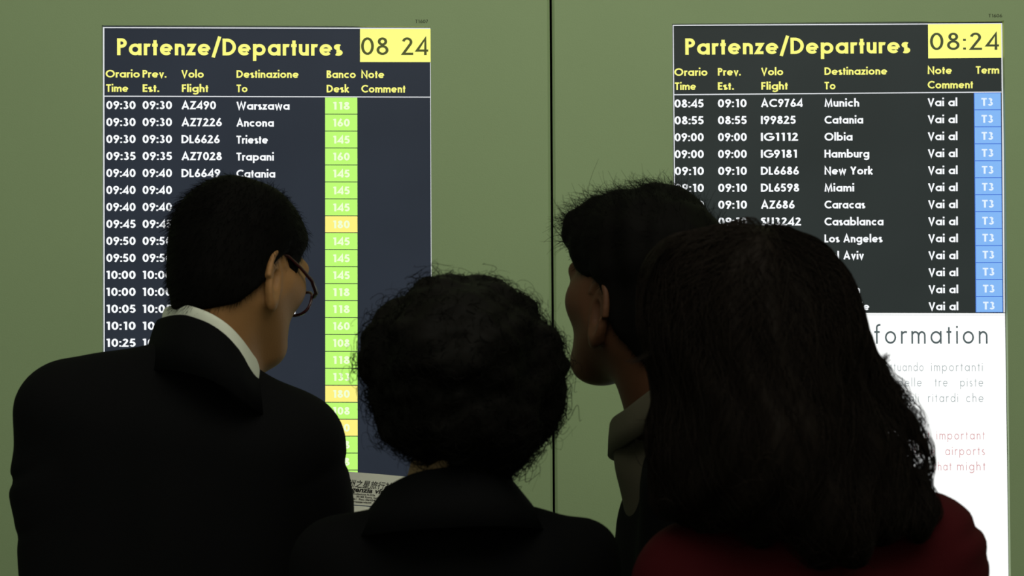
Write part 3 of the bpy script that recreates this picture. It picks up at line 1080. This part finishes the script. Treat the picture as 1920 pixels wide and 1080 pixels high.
paths = p0[:, None] + dirs[:, None] * (L[:, None] * k[None])[..., None] + down[None, None] * (L[:, None] * k[None] ** 2 * .4)[..., None]
st = strands('strands', paths, rng.uniform(.0002, .0004, len(ids)), M['hair_black'], hair1)
st['kind'] = 'stuff'

# collars
tops = [J(310, 584, .03), J(318, 574, .0), J(345, 571, -.050), J(372, 578, -.070), J(400, 590, -.078), J(428, 609, -.076), J(452, 634, -.062), J(471, 661, -.032), J(480, 678, .008),
        J(468, 694, .045), J(430, 690, .075), J(380, 660, .085), J(335, 615, .065)]
neck_collar('shirt_collar', tops, .05, .006, .002, M['shirt'], m1.root, fold=.0025)


def px_prims(pe, L):
    """(x0,y0,r0, x1,y1,r1, dy0,dy1) in pixels at the figure's depth, flattened front to back"""
    out = []
    for t in L:
        x0, y0, r0, x1, y1, r1 = t[:6]
        d0, d1 = (t[6], t[7]) if len(t) > 7 else (0, 0)
        out.append(cap(pe.J(x0, y0, d0), pe.J(x1, y1, d1), r0 * pe.s, r1 * pe.s))
    return out


J1 = m1.J
suit = px_prims(m1, [
    (345, 706, 74, 134, 760, 84), (430, 745, 72, 545, 832, 88, 0, .01), (380, 690, 70, 400, 800, 90),
    (195, 800, 118, 200, 1210, 118), (475, 862, 118, 455, 1210, 122), (335, 830, 140, 335, 1210, 142),
    (335, 850, 130, 335, 1220, 130, .05, .05),
    (112, 778, 82, 108, 900, 85, 0, 0), (110, 920, 82, 122, 1165, 78, 0, -.01), (122, 1165, 76, 150, 1460, 56, -.01, .08),
    (553, 832, 86, 558, 885, 84, .01, .02), (556, 900, 82, 570, 955, 84, .03, .035), (570, 955, 84, 606, 1130, 76, .035, .06),
])
suit.append(cap(j['elr'], j['wrr'] - np.array((0, .02, .0)), .052, .040))
sf = wobble(union(suit, .030), .0016, 34, 5)


def suit_fn(p):
    d = sf(p)
    # cloth breaks: creases across the sleeves above the elbow
    for (x, y, a) in ((20, 905, .007), (648, 868, .004), (30, 1010, .003)):
        q = m1.J(x, y, 0)
        r2 = ((p[..., 0] - q[0]) / .045) ** 2 + ((p[..., 2] - q[2] - (p[..., 0] - q[0]) * .5) / .008) ** 2
        d = d + a * np.exp(-r2)
    d = smax(d, -(cap(J1(395, 560, .01), J1(398, 645, .02), .054, .050)(p)), .006)
    return smax(d, .80 - p[..., 2], .004)


lo, hi = bounds([J(15, 560), J(700, 1500)], .08)
lo[1] = m1.Y - .17; hi[1] = m1.Y + .30; lo[2] = .78
jk, v_, q_ = sdf_mesh('suit_jacket', suit_fn, lo, hi, .0055, M['suit'], m1.root, 1)
tops = [J(296, 604, .03), J(311, 594, -.010), J(342, 590, -.062), J(370, 597, -.082), J(397, 609, -.090), J(423, 628, -.087), J(446, 653, -.072), J(464, 676, -.040), J(476, 693, .005),
        J(468, 712, .052), J(430, 712, .085), J(375, 680, .095), J(318, 632, .072)]
neck_collar('collar', tops, .070, .020, .003, M['suit'], jk, fold=.005)
trousers_and_shoes(m1, j)

# glasses: dark red frame, worn low
gl = empty('glasses')
gl.parent = m1.root
gl.location = tuple(H1 - np.array(m1.root.location))


def hw(a): return H1 + R1 @ np.array(a, float)


def tube_path(name, pts, r, material, parent, sides=8, closed=False):
    p = np.array(pts, float)
    n = len(p)
    if closed: t = np.roll(p, -1, 0) - np.roll(p, 1, 0)
    else: t = np.gradient(p, axis=0)
    t /= np.linalg.norm(t, axis=1)[:, None] + 1e-9
    ref = np.array([.1, .2, .97]); u_ = np.cross(t, ref); u_ /= np.linalg.norm(u_, axis=1)[:, None]; w_ = np.cross(t, u_)
    V = []
    for i in range(n):
        rr = r[i] if hasattr(r, '__len__') else r
        for s in range(sides):
            a = 2 * PI * s / sides
            V.append(p[i] + rr * (u_[i] * math.cos(a) + w_[i] * math.sin(a)))
    Fc = []
    for i in range(n if closed else n - 1):
        i2 = (i + 1) % n
        for s in range(sides):
            s2 = (s + 1) % sides
            Fc.append((i * sides + s, i * sides + s2, i2 * sides + s2, i2 * sides + s))
    if not closed:
        Fc.append(tuple(range(sides))[::-1]); Fc.append(tuple((n - 1) * sides + s for s in range(sides)))
    return mesh_obj(name, V, Fc, material, parent, smooth=True)


fz = -.034
for s in (-1, 1):
    ring = []
    for i in range(28):
        a = 2 * PI * i / 28
        ca, sa = math.cos(a), math.sin(a)
        ring.append(hw((s * .033 + .0250 * np.sign(ca) * abs(ca) ** .75, .094 - .006 * abs(ca) - .012 * (1 - sa) * .3, fz + .0175 * np.sign(sa) * abs(sa) ** .75)))
    tube_path('rim', ring, .0021, M['frame'], gl, closed=True)
    cen = np.mean(ring, axis=0)
    mesh_obj('lens', [cen] + ring, [(0, i + 1, (i + 1) % 28 + 1) for i in range(28)], M['lens'], gl, smooth=True)
    tube_path('temple', [hw((s * .0585, .088, fz + .008)), hw((s * .067, .082, fz + .011)), hw((s * .0745, .060, fz + .020)), hw((s * .0765, .030, fz + .028)),
                         hw((s * .0760, .004, fz + .034)), hw((s * .0745, -.008, fz + .032)), hw((s * .072, -.020, fz + .018))], [.0028, .003, .0026, .0022, .002, .002, .0022], M['frame'], gl)
tube_path('bridge', [hw((-.009, .096, fz + .006)), hw((0, .108, fz + .009)), hw((.009, .096, fz + .006))], .002, M['frame'], gl)

# ================================================================== leaflet he holds
YP = 2.72
lt = P(600, 881, YP); rt = P(742, 892.5, YP)
eu = rt - lt; eu /= np.linalg.norm(eu)
ed = np.array((0.0, -.28, -.96)); ed -= eu * (ed @ eu); ed /= np.linalg.norm(ed)
pp = Person(YP, '')
leaf = empty('leaflet', tuple(P(680, 945, YP)), 'white printed leaflet held between the suited man and the curly-haired woman', 'paper')
LW = np.linalg.norm(rt - lt) + .03
en = np.cross(eu, ed); en /= np.linalg.norm(en)
if en[1] > 0: en = -en
UPH = .0475


def lf(a, b, h=0.0):          # a along, b down, h above the sheet (towards the reader)
    bow = .004 * math.sin(a / LW * PI)
    return lt + eu * a + ed * b + en * (h + bow)


def sheet(name, b0, b1, bend, par, m, off=0.0):
    V, Fc = [], []
    N = 12
    for i in range(N + 1):
        a = LW * i / N - .0
        V.append(lf(a, b0, off)); V.append(lf(a, b1, bend + off))
        V.append(lf(a, b0, off - .0005)); V.append(lf(a, b1, bend + off - .0005))
    for i in range(N):
        k = i * 4; n_ = k + 4
        Fc += [(k, n_, n_ + 1, k + 1), (k + 2, k + 3, n_ + 3, n_ + 2), (k, k + 2, n_ + 2, n_), (k + 1, n_ + 1, n_ + 3, k + 3)]
    Fc += [(0, 1, 3, 2), (N * 4, N * 4 + 2, N * 4 + 3, N * 4 + 1)]
    return mesh_obj(name, V, Fc, m, par)


sheet('upper_leaf', 0, UPH, 0, leaf, M['paper'])
sheet('lower_leaf', UPH + .0012, UPH + .060, .010, leaf, M['paper'], -.001)


def print_line(s, a0, a1, b, hgt, shear=.0, bold=0.0, kind='text'):
    cu = bpy.data.curves.new('print', 'FONT')
    cu.body = s; cu.shear = shear; cu.offset = bold; cu.size = 1.0; cu.resolution_u = 3
    ob = bpy.data.objects.new('print', cu)
    COL.objects.link(ob)
    dg = bpy.context.evaluated_depsgraph_get()
    me = bpy.data.meshes.new_from_object(ob.evaluated_get(dg))
    V = np.array([v.co[:] for v in me.vertices]); Fc = [tuple(p.vertices) for p in me.polygons]
    bpy.data.objects.remove(ob); bpy.data.curves.remove(cu); bpy.data.meshes.remove(me)
    if not len(V): return
    mn = V.min(0); mx = V.max(0)
    sx = (a1 - a0) / (mx[0] - mn[0])
    W = [lf(a0 + (x - mn[0]) * sx, b - y * hgt, .0005) for x, y, z in V]
    mesh_obj('print', W, Fc, M['ink'], leaf)


mp = YP / F                     # metres per pixel on the leaflet


def ax_(px): return (px - 600) * mp


print_line('\u6d32\u4e4b\u661f\u65c5\u884c\u793e', ax_(655), ax_(738), .0215, .0125, .25, .006)
print_line('agenzia viaggi', ax_(656), ax_(742), .0285, .0098, .22, .03)
print_line('Circonvallazione N.225a', ax_(655), ax_(708), .0328, .0036, 0, .02)
print_line('4     00185 Roma Italia', ax_(662), ax_(716), .0366, .0036, 0, .02)
print_line('3061  Fax: 06/4544', ax_(662), ax_(712), .0404, .0036, 0, .02)
print_line('cinastarviaggi', ax_(666), ax_(702), .0442, .0036, 0, .02)

# ================================================================== curly-haired woman (centre)
m2 = Person(2.15, 'woman with short dark curly hair and black coat, seen from behind, in the middle')
J = m2.J
c = J(855, 1000)
m2.make(c[0])
R2 = frame_from(-12, 4, 4)
H2 = J(868, 690, .03)
j2 = {'neck': J(850, 930), 'chest': J(853, 1120)}
legs(j2, c[0], m2.Y, .80, .085)
j2['shl'] = J(625, 1065); j2['ell'] = J(580, 1480); j2['wrl'] = J(600, 1840, .12)
j2['shr'] = J(1085, 1065); j2['elr'] = J(1125, 1480); j2['wrr'] = J(1110, 1840, .12)
build_body(m2, R2, H2, .93, j2, M['skin_pale'], [(j2['wrl'], (0, .3, -1), (1, 0, 0), 1, .5), (j2['wrr'], (0, .3, -1), (-1, 0, 0), -1, .5)], neck_r=.052)
hp = px_prims(m2, [
    (870, 680, 148, 870, 695, 150, 0, .02), (755, 655, 72, 745, 700, 66), (812, 600, 66, 790, 625, 70), (900, 592, 66, 945, 612, 70),
    (985, 660, 60, 1000, 700, 58), (990, 740, 64, 1022, 765, 40), (970, 805, 60, 955, 830, 55), (955, 850, 28, 945, 862, 24), (890, 790, 90, 820, 790, 80),
    (770, 770, 56, 765, 800, 44), (735, 740, 38, 745, 770, 36), (850, 620, 80, 900, 640, 100, .06, .06), (840, 700, 90, 900, 720, 90, .07, .07), (860, 672, 138, 880, 740, 130, -.045, -.035), (800, 780, 60, 930, 800, 60, -.05, -.05), (860, 825, 40, 925, 840, 48, -.03, -.02),
])
hc = wobble(wobble(union(hp, .02), .0060, 75, 2), .0032, 170, 4)
lo, hi = bounds([J(640, 480), J(1090, 910)], .03); lo[1] = m2.Y - .16; hi[1] = m2.Y + .19


def curl_core(p):
    d = hc(p)
    q = (p - H2) @ R2
    face = ell((0, .105, -.035), (.06, .05, .085))(q)
    return smax(d, -face, .01)


hair2, hv, hq = sdf_mesh('hair', curl_core, lo, hi, .0042, M['hair_curl'], m2.root, 1)
nrm = grad(curl_core, hv)


def curls(hv, nrm, n, Lm, rad, turns, rr, mix=.5, steps=26, dwn=(0, 0, -1.0)):
    ids = rng.choice(len(hv), n)
    p0 = hv[ids] - nrm[ids] * .008
    rnd = rng.normal(0, 1, (n, 3))
    tan = rnd - nrm[ids] * np.sum(rnd * nrm[ids], 1)[:, None]
    tan /= np.linalg.norm(tan, axis=1)[:, None]
    d = nrm[ids] * mix + tan * .75 + np.array(dwn) * .30
    d /= np.linalg.norm(d, axis=1)[:, None]
    a = np.cross(d, rng.normal(0, 1, (n, 3))); a /= np.linalg.norm(a, axis=1)[:, None]
    b = np.cross(d, a)
    t = np.linspace(0, 1, steps)
    L = Lm * rng.uniform(.4, 1.35, n)
    R = rad * rng.uniform(.5, 1.4, n)
    T = turns * rng.uniform(.6, 1.4, n) * 2 * PI
    ph = rng.uniform(0, 6.28, n)
    ang = T[:, None] * t + ph[:, None]
    env = np.minimum(1, t * 3)[None]
    pth = p0[:, None] + d[:, None] * (L[:, None] * t)[..., None] - nrm[ids][:, None] * (L[:, None] * t ** 2 * .45)[..., None] \
        + a[:, None] * (R[:, None] * np.cos(ang) * env)[..., None] + b[:, None] * (R[:, None] * np.sin(ang) * env)[..., None]
    return pth, rr * rng.uniform(.6, 1.3, n)


pth, rr = curls(hv, nrm, 4600, .034, .0072, 1.7, .0006, .4)
s_ = strands('curls', pth, rr, M['hair_curl'], hair2); s_['kind'] = 'stuff'
pth, rr = curls(hv, nrm, 650, .042, .0085, 1.4, .00032, .8)
s_ = strands('loose_curls', pth, rr, M['hair_curl'], hair2); s_['kind'] = 'stuff'
coat = px_prims(m2, [
    (852, 950, 66, 853, 1060, 120), (880, 985, 62, 1066, 1038, 64), (1108, 1030, 47, 1110, 1100, 48), (825, 985, 62, 640, 1044, 66),
    (720, 1100, 120, 720, 1500, 115), (985, 1100, 120, 985, 1500, 115), (853, 1090, 135, 853, 1520, 140, .0, .0), (853, 1120, 130, 853, 1520, 130, .05, .05),
    (1092, 1070, 62, 1100, 1480, 70), (1100, 1480, 70, 1092, 1790, 52, 0, .10), (622, 1056, 76, 604, 1480, 72), (604, 1480, 70, 612, 1790, 52, 0, .10)])
cf = wobble(union(coat, .03), .0016, 34, 9)
J2 = m2.J


def coat_fn(p):
    d = cf(p)
    hole = cap(J2(845, 850, .0), J2(848, 905, .01), .046, .044)(p)
    return smax(smax(d, -hole, .004), .72 - p[..., 2], .004)


lo, hi = bounds([J(520, 860), J(1190, 1500)], .05); lo[1] = m2.Y - .19; hi[1] = m2.Y + .24; lo[2] = .70
ct2, v_, q_ = sdf_mesh('coat', coat_fn, lo, hi, .006, M['coat'], m2.root, 1)
tops = [J(724, 918, .03), J(740, 904, -.01), J(777, 887, -.052), J(820, 878, -.068), J(870, 874, -.070), J(915, 877, -.056), J(945, 889, -.02), J(955, 900, .02), J(935, 935, .06), J(850, 955, .085), J(755, 940, .065)]
neck_collar('collar', tops, .062, .040, .003, M['coat'], ct2, fold=.005)
trousers_and_shoes(m2, j2)

# ================================================================== man in profile (behind the long-haired woman)
m3 = Person(2.42, 'man with tousled hair and pale collar, face turned left, behind the long-haired woman')
J = m3.J
c = J(1300, 900)
m3.make(c[0])
R3 = frame_from(-38, 5, 2)
H3 = J(1202, 530, 0)
j3 = {'neck': J(1272, 775), 'chest': J(1290, 930)}
legs(j3, c[0], m3.Y, .86)
j3['shl'] = J(1275, 925, -.07); j3['ell'] = J(1268, 1240, -.07); j3['wrl'] = J(1262, 1600, .02)
j3['shr'] = J(1350, 900, .16); j3['elr'] = J(1350, 1290, .18); j3['wrr'] = J(1330, 1600, .26)
build_body(m3, R3, H3, 1.03, j3, M['skin_dim'], [(j3['wrl'], (-.1, .2, -1), (.7, .7, 0), 1, .5), (j3['wrr'], (-.1, .2, -1), (-.7, -.7, 0), -1, .5)], neck_r=.062)
hf3, hb3 = head_parts(1.03)
tuft = union(px_prims(m3, [(1078, 414, 23, 1120, 410, 34, .04, .03), (1120, 408, 34, 1172, 398, 34, .02, .0), (1172, 410, 34, 1225, 396, 40), (1230, 390, 40, 1262, 398, 44), (1262, 400, 44, 1282, 425, 42), (1180, 440, 60, 1260, 450, 66),
                           (1082, 440, 26, 1086, 478, 20, .03, .03), (1110, 450, 36, 1130, 470, 40, .01, .01), (1210, 440, 60, 1260, 470, 60, .05, .05)]), .014)
hair3f = hair_cap(hb3, R3, H3, 1.03, lambda q: .010 + .020 * np.clip((q[..., 2] - .0) / .08, 0, 1), lambda p: tuft(p), cap(H3 + R3 @ np.array((0, -.030, -.070)) * 1.03, j3['neck'], .062, .066), HL_PROFILE)
hair3f = wobble(hair3f, .0022, 120, 3)
hair3, hv, hq = sdf_mesh('hair', hair3f, H3 - .16, H3 + .16, .0038, M['hair_black'], m3.root, 1)
nrm = grad(hair3f, hv)
ids = rng.choice(len(hv), 9000)
p0 = hv[ids] - nrm[ids] * .004
fw = R3 @ np.array((0, .75, .15))
lz = ((hv[ids] - H3) @ R3)[:, 2]
dirs = nrm[ids] * .34 + np.where(lz[:, None] > .03, fw[None] * .85, np.array((0, 0, -.6))[None]) + rng.normal(0, .20, (len(ids), 3))
dirs /= np.linalg.norm(dirs, axis=1)[:, None]
L = np.where(lz > .04, .026, .010) * rng.uniform(.5, 1.4, len(ids))
k = np.linspace(0, 1, 6)
bend = np.cross(dirs, rng.normal(0, 1, (len(ids), 3)))
paths = p0[:, None] + dirs[:, None] * (L[:, None] * k[None])[..., None] + (bend * .35 - nrm[ids] * .25)[:, None] * (L[:, None] * k[None] ** 2)[..., None]
s_ = strands('strands', paths, rng.uniform(.0002, .00042, len(ids)), M['hair_black'], hair3); s_['kind'] = 'stuff'
# a few long flyaway hairs over the crown
fly = []
for (x0, y0, x1, y1, up) in ((1290, 380, 1160, 352, 30), (1280, 378, 1175, 348, 22), (1240, 358, 1130, 378, 18), (1110, 385, 1065, 372, 6), (1300, 385, 1330, 402, 10), (1190, 356, 1120, 380, 12), (1250, 352, 1200, 342, 8), (1095, 400, 1045, 388, 8), (1100, 410, 1042, 402, 4)):
    for r_ in range(5):
        o_ = rng.normal(0, 5, 4)
        fly.append([J(x0 + (x1 - x0) * t + o_[0], y0 + (y1 - y0) * t - up * math.sin(PI * t) + o_[1] * (1 - t) + o_[2] * t, .0) for t in np.linspace(0, 1, 12)])
s_ = strands('flyaway_strands', np.array(fly), np.full(len(fly), .00022), M['hair_black'], hair3); s_['kind'] = 'stuff'

C3 = J(1250, 795, .0)
d3 = np.array((math.cos(math.radians(40)), -math.sin(math.radians(40)) * 0, 0))
fwd3 = np.array((-math.sin(math.radians(55)), math.cos(math.radians(55)), 0)); rt3 = np.array((math.cos(math.radians(55)), math.sin(math.radians(55)), 0))
shirt_p = [
    cap(J(1262, 815, .02), J(1282, 930, .02), .070, .072),
    cap(J(1262, 865, .02), J(1297, 990, .03), .070, .066), cap(J(1297, 990, .03), J(1325, 1250, .04), .066, .066), cap(J(1345, 925, .05), J(1345, 1250, .05), .085, .085),
]
shf = wobble(union(shirt_p, .035), .0012, 40, 12)


def hole3(p):
    q = p - J(1240, 780, 0)
    return np.sqrt(q[..., 0] ** 2 + q[..., 1] ** 2) - .048 + np.maximum(0, (J(0, 826)[2] - p[..., 2])) * 3


lo = np.array((J(1100, 700)[0], m3.Y - .20, .80)); hi = np.array((J(1560, 700)[0], m3.Y + .24, J(0, 700)[2]))
shirt3, v_, q_ = sdf_mesh('shirt', lambda p: smax(smax(shf(p), -hole3(p), .005), .84 - p[..., 2], .003), lo, hi, .006, M['beige'], m3.root, 1)
tops = [J(1150, 786, .05), J(1176, 765, -.030), J(1210, 738, -.068), J(1246, 712, -.085), J(1288, 700, -.070), J(1322, 706, .0), J(1330, 730, .05), J(1290, 768, .095), J(1225, 796, .11), J(1168, 800, .09)]
neck_collar('shirt_collar', tops, .048, .002, .003, M['beige'], shirt3, fold=.004)
vest_p = [cap(J(1325, 880, -.02), J(1325, 1250, -.02), .080, .10), cap(J(1290, 850, .0), J(1350, 905, .10), .055, .062), cap(J(1275, 915, -.075), J(1268, 1240, -.072), .050, .048),
          cap(J(1268, 1240, -.075), J(1262, 1560, .01), .05, .042), cap(J(1350, 905, .14), J(1350, 1280, .17), .056, .05), cap(J(1350, 1280, .17), J(1330, 1570, .25), .05, .042),
          cap(J(1260, 1050, .0), J(1262, 1350, 0), .040, .070), cap(J(1310, 1000, .05), J(1300, 1350, .05), .11, .12)]
vf = wobble(union(vest_p, .03), .0012, 40, 15)
lo = np.array((J(1120, 700)[0], m3.Y - .20, .76)); hi = np.array((J(1580, 700)[0], m3.Y + .32, J(0, 740)[2]))
sdf_mesh('jacket', lambda p: smax(smax(vf(p), -hole3(p), .005), .78 - p[..., 2], .003), lo, hi, .0065, M['suit'], m3.root, 1)
trousers_and_shoes(m3, j3)

# ================================================================== long-haired woman (right, nearest)
m4 = Person(2.0, 'woman with long wavy dark brown hair and red coat, seen from behind, on the right')
J = m4.J
c = J(1520, 1000)
m4.make(c[0])
R4 = frame_from(-18, 6, -6)
H4 = J(1410, 590, .02)
j4 = {'neck': J(1480, 860), 'chest': J(1520, 1120)}
legs(j4, c[0], m4.Y, .82, .085)
j4['shl'] = J(1310, 1090); j4['ell'] = J(1270, 1560); j4['wrl'] = J(1290, 1960, .12)
j4['shr'] = J(1735, 1060); j4['elr'] = J(1760, 1560); j4['wrr'] = J(1750, 1960, .12)
build_body(m4, R4, H4, .95, j4, M['skin_pale'], [(j4['wrl'], (0, .3, -1), (1, 0, 0), 1, .5), (j4['wrr'], (0, .3, -1), (-1, 0, 0), -1, .5)], neck_r=.052)
main = px_prims(m4, [
    (1398, 602, 168, 1434, 608, 160, 0, 0), (1290, 545, 84, 1285, 600, 84), (1310, 524, 72, 1400, 514, 78), (1432, 512, 78, 1460, 528, 78), (1484, 570, 90, 1520, 634, 90),
    (1430, 700, 172, 1440, 830, 176, -.02, -.04), (1540, 690, 88, 1568, 780, 66, -.02, -.04), (1325, 700, 88, 1330, 860, 92, -.02, -.03), (1568, 790, 55, 1598, 868, 68, -.04, -.05), (1606, 868, 70, 1605, 915, 66, -.05, -.06),
    (1640, 905, 52, 1720, 950, 40, -.05, -.06), (1490, 900, 110, 1540, 960, 70, -.05, -.09), (1560, 990, 44, 1590, 1010, 34, -.09, -.1), (1390, 870, 80, 1330, 895, 50, -.04, -.06),
    (1290, 830, 52, 1275, 930, 44, -.0, -.02), (1640, 960, 38, 1700, 985, 26, -.08, -.08),
    (1430, 600, 150, 1430, 700, 130, .05, .05),
])
lock = px_prims(m4, [(1585, 630, 34, 1628, 700, 30, -.02, -.03), (1628, 700, 30, 1660, 748, 27, -.03, -.033), (1660, 748, 27, 1692, 796, 23, -.033, -.037), (1692, 796, 23, 1720, 842, 18, -.037, -.042), (1720, 842, 18, 1731, 876, 14, -.042, -.045), (1731, 876, 14, 1722, 905, 22, -.045, -.05)])
lf4 = wobble(smf := (lambda p, a=union(main, .03), b=union(lock, .008): smin(a(p), b(p), .008)), .003, 55, 21)


def hair4f(p):
    d = lf4(p) + .0028 * np.sin(p[..., 0] * 150 + 2.2 * np.sin(p[..., 2] * 30) + p[..., 1] * 60) * np.clip((1.66 - p[..., 2]) * 6, .25, 1)
    q = (p - H4) @ R4
    face = ell((0, .11, -.035), (.06, .05, .09))(q)
    d = smax(d, -face, .01)
    for (xa, ya, ra, xb, yb, rb) in ((1626, 764, 4, 1676, 832, 8), (1694, 832, 9, 1708, 860, 9)):      # see-through partings in the waves
        A_, B_ = m4.J(xa, ya, 0), m4.J(xb, yb, 0)
        g_ = cap(A_ * (1, 0, 1), B_ * (1, 0, 1), ra * m4.s, rb * m4.s)(p * np.array((1, 0, 1)))
        d = np.maximum(d, np.maximum(-g_, -(p[..., 1] - m4.Y + .25)))
    return d


lo, hi = bounds([J(1180, 410), J(1790, 1060)], .03); lo[1] = m4.Y - .25; hi[1] = m4.Y + .17
hair4, hv, hq = sdf_mesh('hair', lambda p: hair4f(p) + .002, lo, hi, .0048, M['hair_brown'], m4.root, 1)

# strands that run down the mass from the crown
crown = J(1425, 437, .0)
N, K = 5200, 46
start = np.concatenate([pick(hv, 2000, hv[:, 2] > J(0, 620)[2]), pick(hv, 1900), pick(hv, 700, (hv[:, 0] > J(1500, 0)[0])), pick(hv, 600, (hv[:, 2] > J(0, 520)[2]))])
p = start.copy()
paths = np.empty((N, K, 3))
offs = rng.uniform(-.001, .006, N)
ph = rng.uniform(0, 6.28, N); fr = rng.uniform(28, 60, N); am = rng.uniform(.2, .9, N)
sl = rng.uniform(.0028, .0056, N)
for k_ in range(K):
    g = grad(hair4f, p)
    away = p - crown
    away[:, 1] *= .3
    away /= np.linalg.norm(away, axis=1)[:, None] + 1e-6
    wdn = np.clip((crown[2] - p[:, 2]) / .12, 0, 1)[:, None]
    side = np.array((.16, 0, 0)) * np.clip((p[:, :1] - J(1430, 0)[0]) / .08, 0, 1) * np.clip((J(0, 950)[2] - p[:, 2:3]) / -.2, 0, 1)
    d = away * (1 - wdn * .75) + np.array((0, 0, -1.0)) * (wdn * .85) + side
    wav = np.sin(p[:, 2] * fr + ph) * am
    d = d + np.cross(g, d) * wav[:, None]
    d = d - g * np.sum(d * g, 1)[:, None]
    d /= np.linalg.norm(d, axis=1)[:, None] + 1e-6
    paths[:, k_] = p
    p = p + d * sl[:, None]
    e = hair4f(p) - offs
    p = p - grad(hair4f, p) * np.clip(e, -.004, .004)[:, None]
s_ = strands('strands', paths, rng.uniform(.00025, .0006, N), M['hair_brown'], hair4); s_['kind'] = 'stuff'
low = (hv[:, 2] < J(0, 830)[2]) & (hv[:, 0] < J(1670, 0)[0])
pth, rr = curls(hv[low], grad(hair4f, hv[low]), 900, .045, .0065, 1.3, .0005, .15, 30)
s_ = strands('waves', pth, rr, M['hair_brown'], hair4); s_['kind'] = 'stuff'
# loose waves and flicks along the outline
fl4 = []
for (a, b, c_, d_, n_) in (((1608, 655), (1622, 700), (1640, 698), (1662, 668), 90), ((1535, 480), (1562, 515), (1592, 560), (1612, 600), 26), ((1500, 448), (1540, 472), (1572, 515), (1595, 560), 20),
                           ((1616, 680), (1640, 715), (1668, 762), (1702, 822), 30), ((1250, 452), (1215, 500), (1192, 560), (1205, 620), 30), ((1240, 640), (1210, 672), (1198, 676), (1180, 680), 16),
                           ((1610, 600), (1640, 625), (1640, 660), (1628, 690), 26), ((1650, 780), (1670, 800), (1684, 830), (1690, 860), 10), ((1700, 900), (1760, 930), (1780, 965), (1750, 990), 26),
                           ((1330, 456), (1380, 446), (1430, 440), (1480, 450), 12), ((1290, 466), (1340, 456), (1390, 448), (1440, 446), 12)):
    for q_i in range(n_):
        o_ = rng.normal(0, 5, (4, 2)); dd = rng.normal(-.03, .012)
        t = np.linspace(0, 1, 14)
        B = np.stack([(1 - t) ** 3, 3 * t * (1 - t) ** 2, 3 * t * t * (1 - t), t ** 3], 1) @ (np.array([a, b, c_, d_], float) + o_)
        fl4.append([J(x, y, dd) for x, y in B])
s_ = strands('loose_strands', np.array(fl4), np.full(len(fl4), .0004), M['hair_brown'], hair4); s_['kind'] = 'stuff'

redc = px_prims(m4, [
    (1500, 960, 78, 1520, 1080, 140), (1560, 1010, 84, 1725, 1040, 108), (1470, 1040, 88, 1312, 1098, 112),
    (1400, 1160, 130, 1410, 1620, 130), (1640, 1150, 130, 1630, 1620, 130), (1520, 1100, 150, 1520, 1640, 155, .0, .0), (1520, 1150, 150, 1520, 1640, 150, .06, .06),
    (1726, 1046, 106, 1745, 1240, 106), (1745, 1240, 104, 1755, 1560, 88), (1755, 1560, 86, 1745, 1900, 60, 0, .10),
    (1312, 1100, 112, 1290, 1560, 92), (1290, 1560, 88, 1300, 1900, 60, 0, .10)])
rf = wobble(union(redc, .035), .0022, 34, 31)


def red_fn(p):
    d = rf(p)
    q = p - J(1490, 880, .02)
    hole = np.maximum(np.sqrt(q[..., 0] ** 2 + q[..., 1] ** 2) - .062, -q[..., 2] - .05)
    for (x, y, a) in ((1822, 985, .006), (1838, 1040, .004)):
        c_ = J(x, y, 0)
        d = d + a * np.exp(-(((p[..., 0] - c_[0]) / .03) ** 2 + ((p[..., 2] - c_[2] - (p[..., 0] - c_[0]) * .4) / .007) ** 2))
    return smax(smax(d, -hole, .006), .70 - p[..., 2], .004)


lo, hi = bounds([J(1160, 870), J(1890, 1500)], .05); lo[1] = m4.Y - .22; hi[1] = m4.Y + .26; lo[2] = .68
sdf_mesh('coat', red_fn, lo, hi, .0065, M['red'], m4.root, 1)
trousers_and_shoes(m4, j4)
bpy.context.view_layer.update()
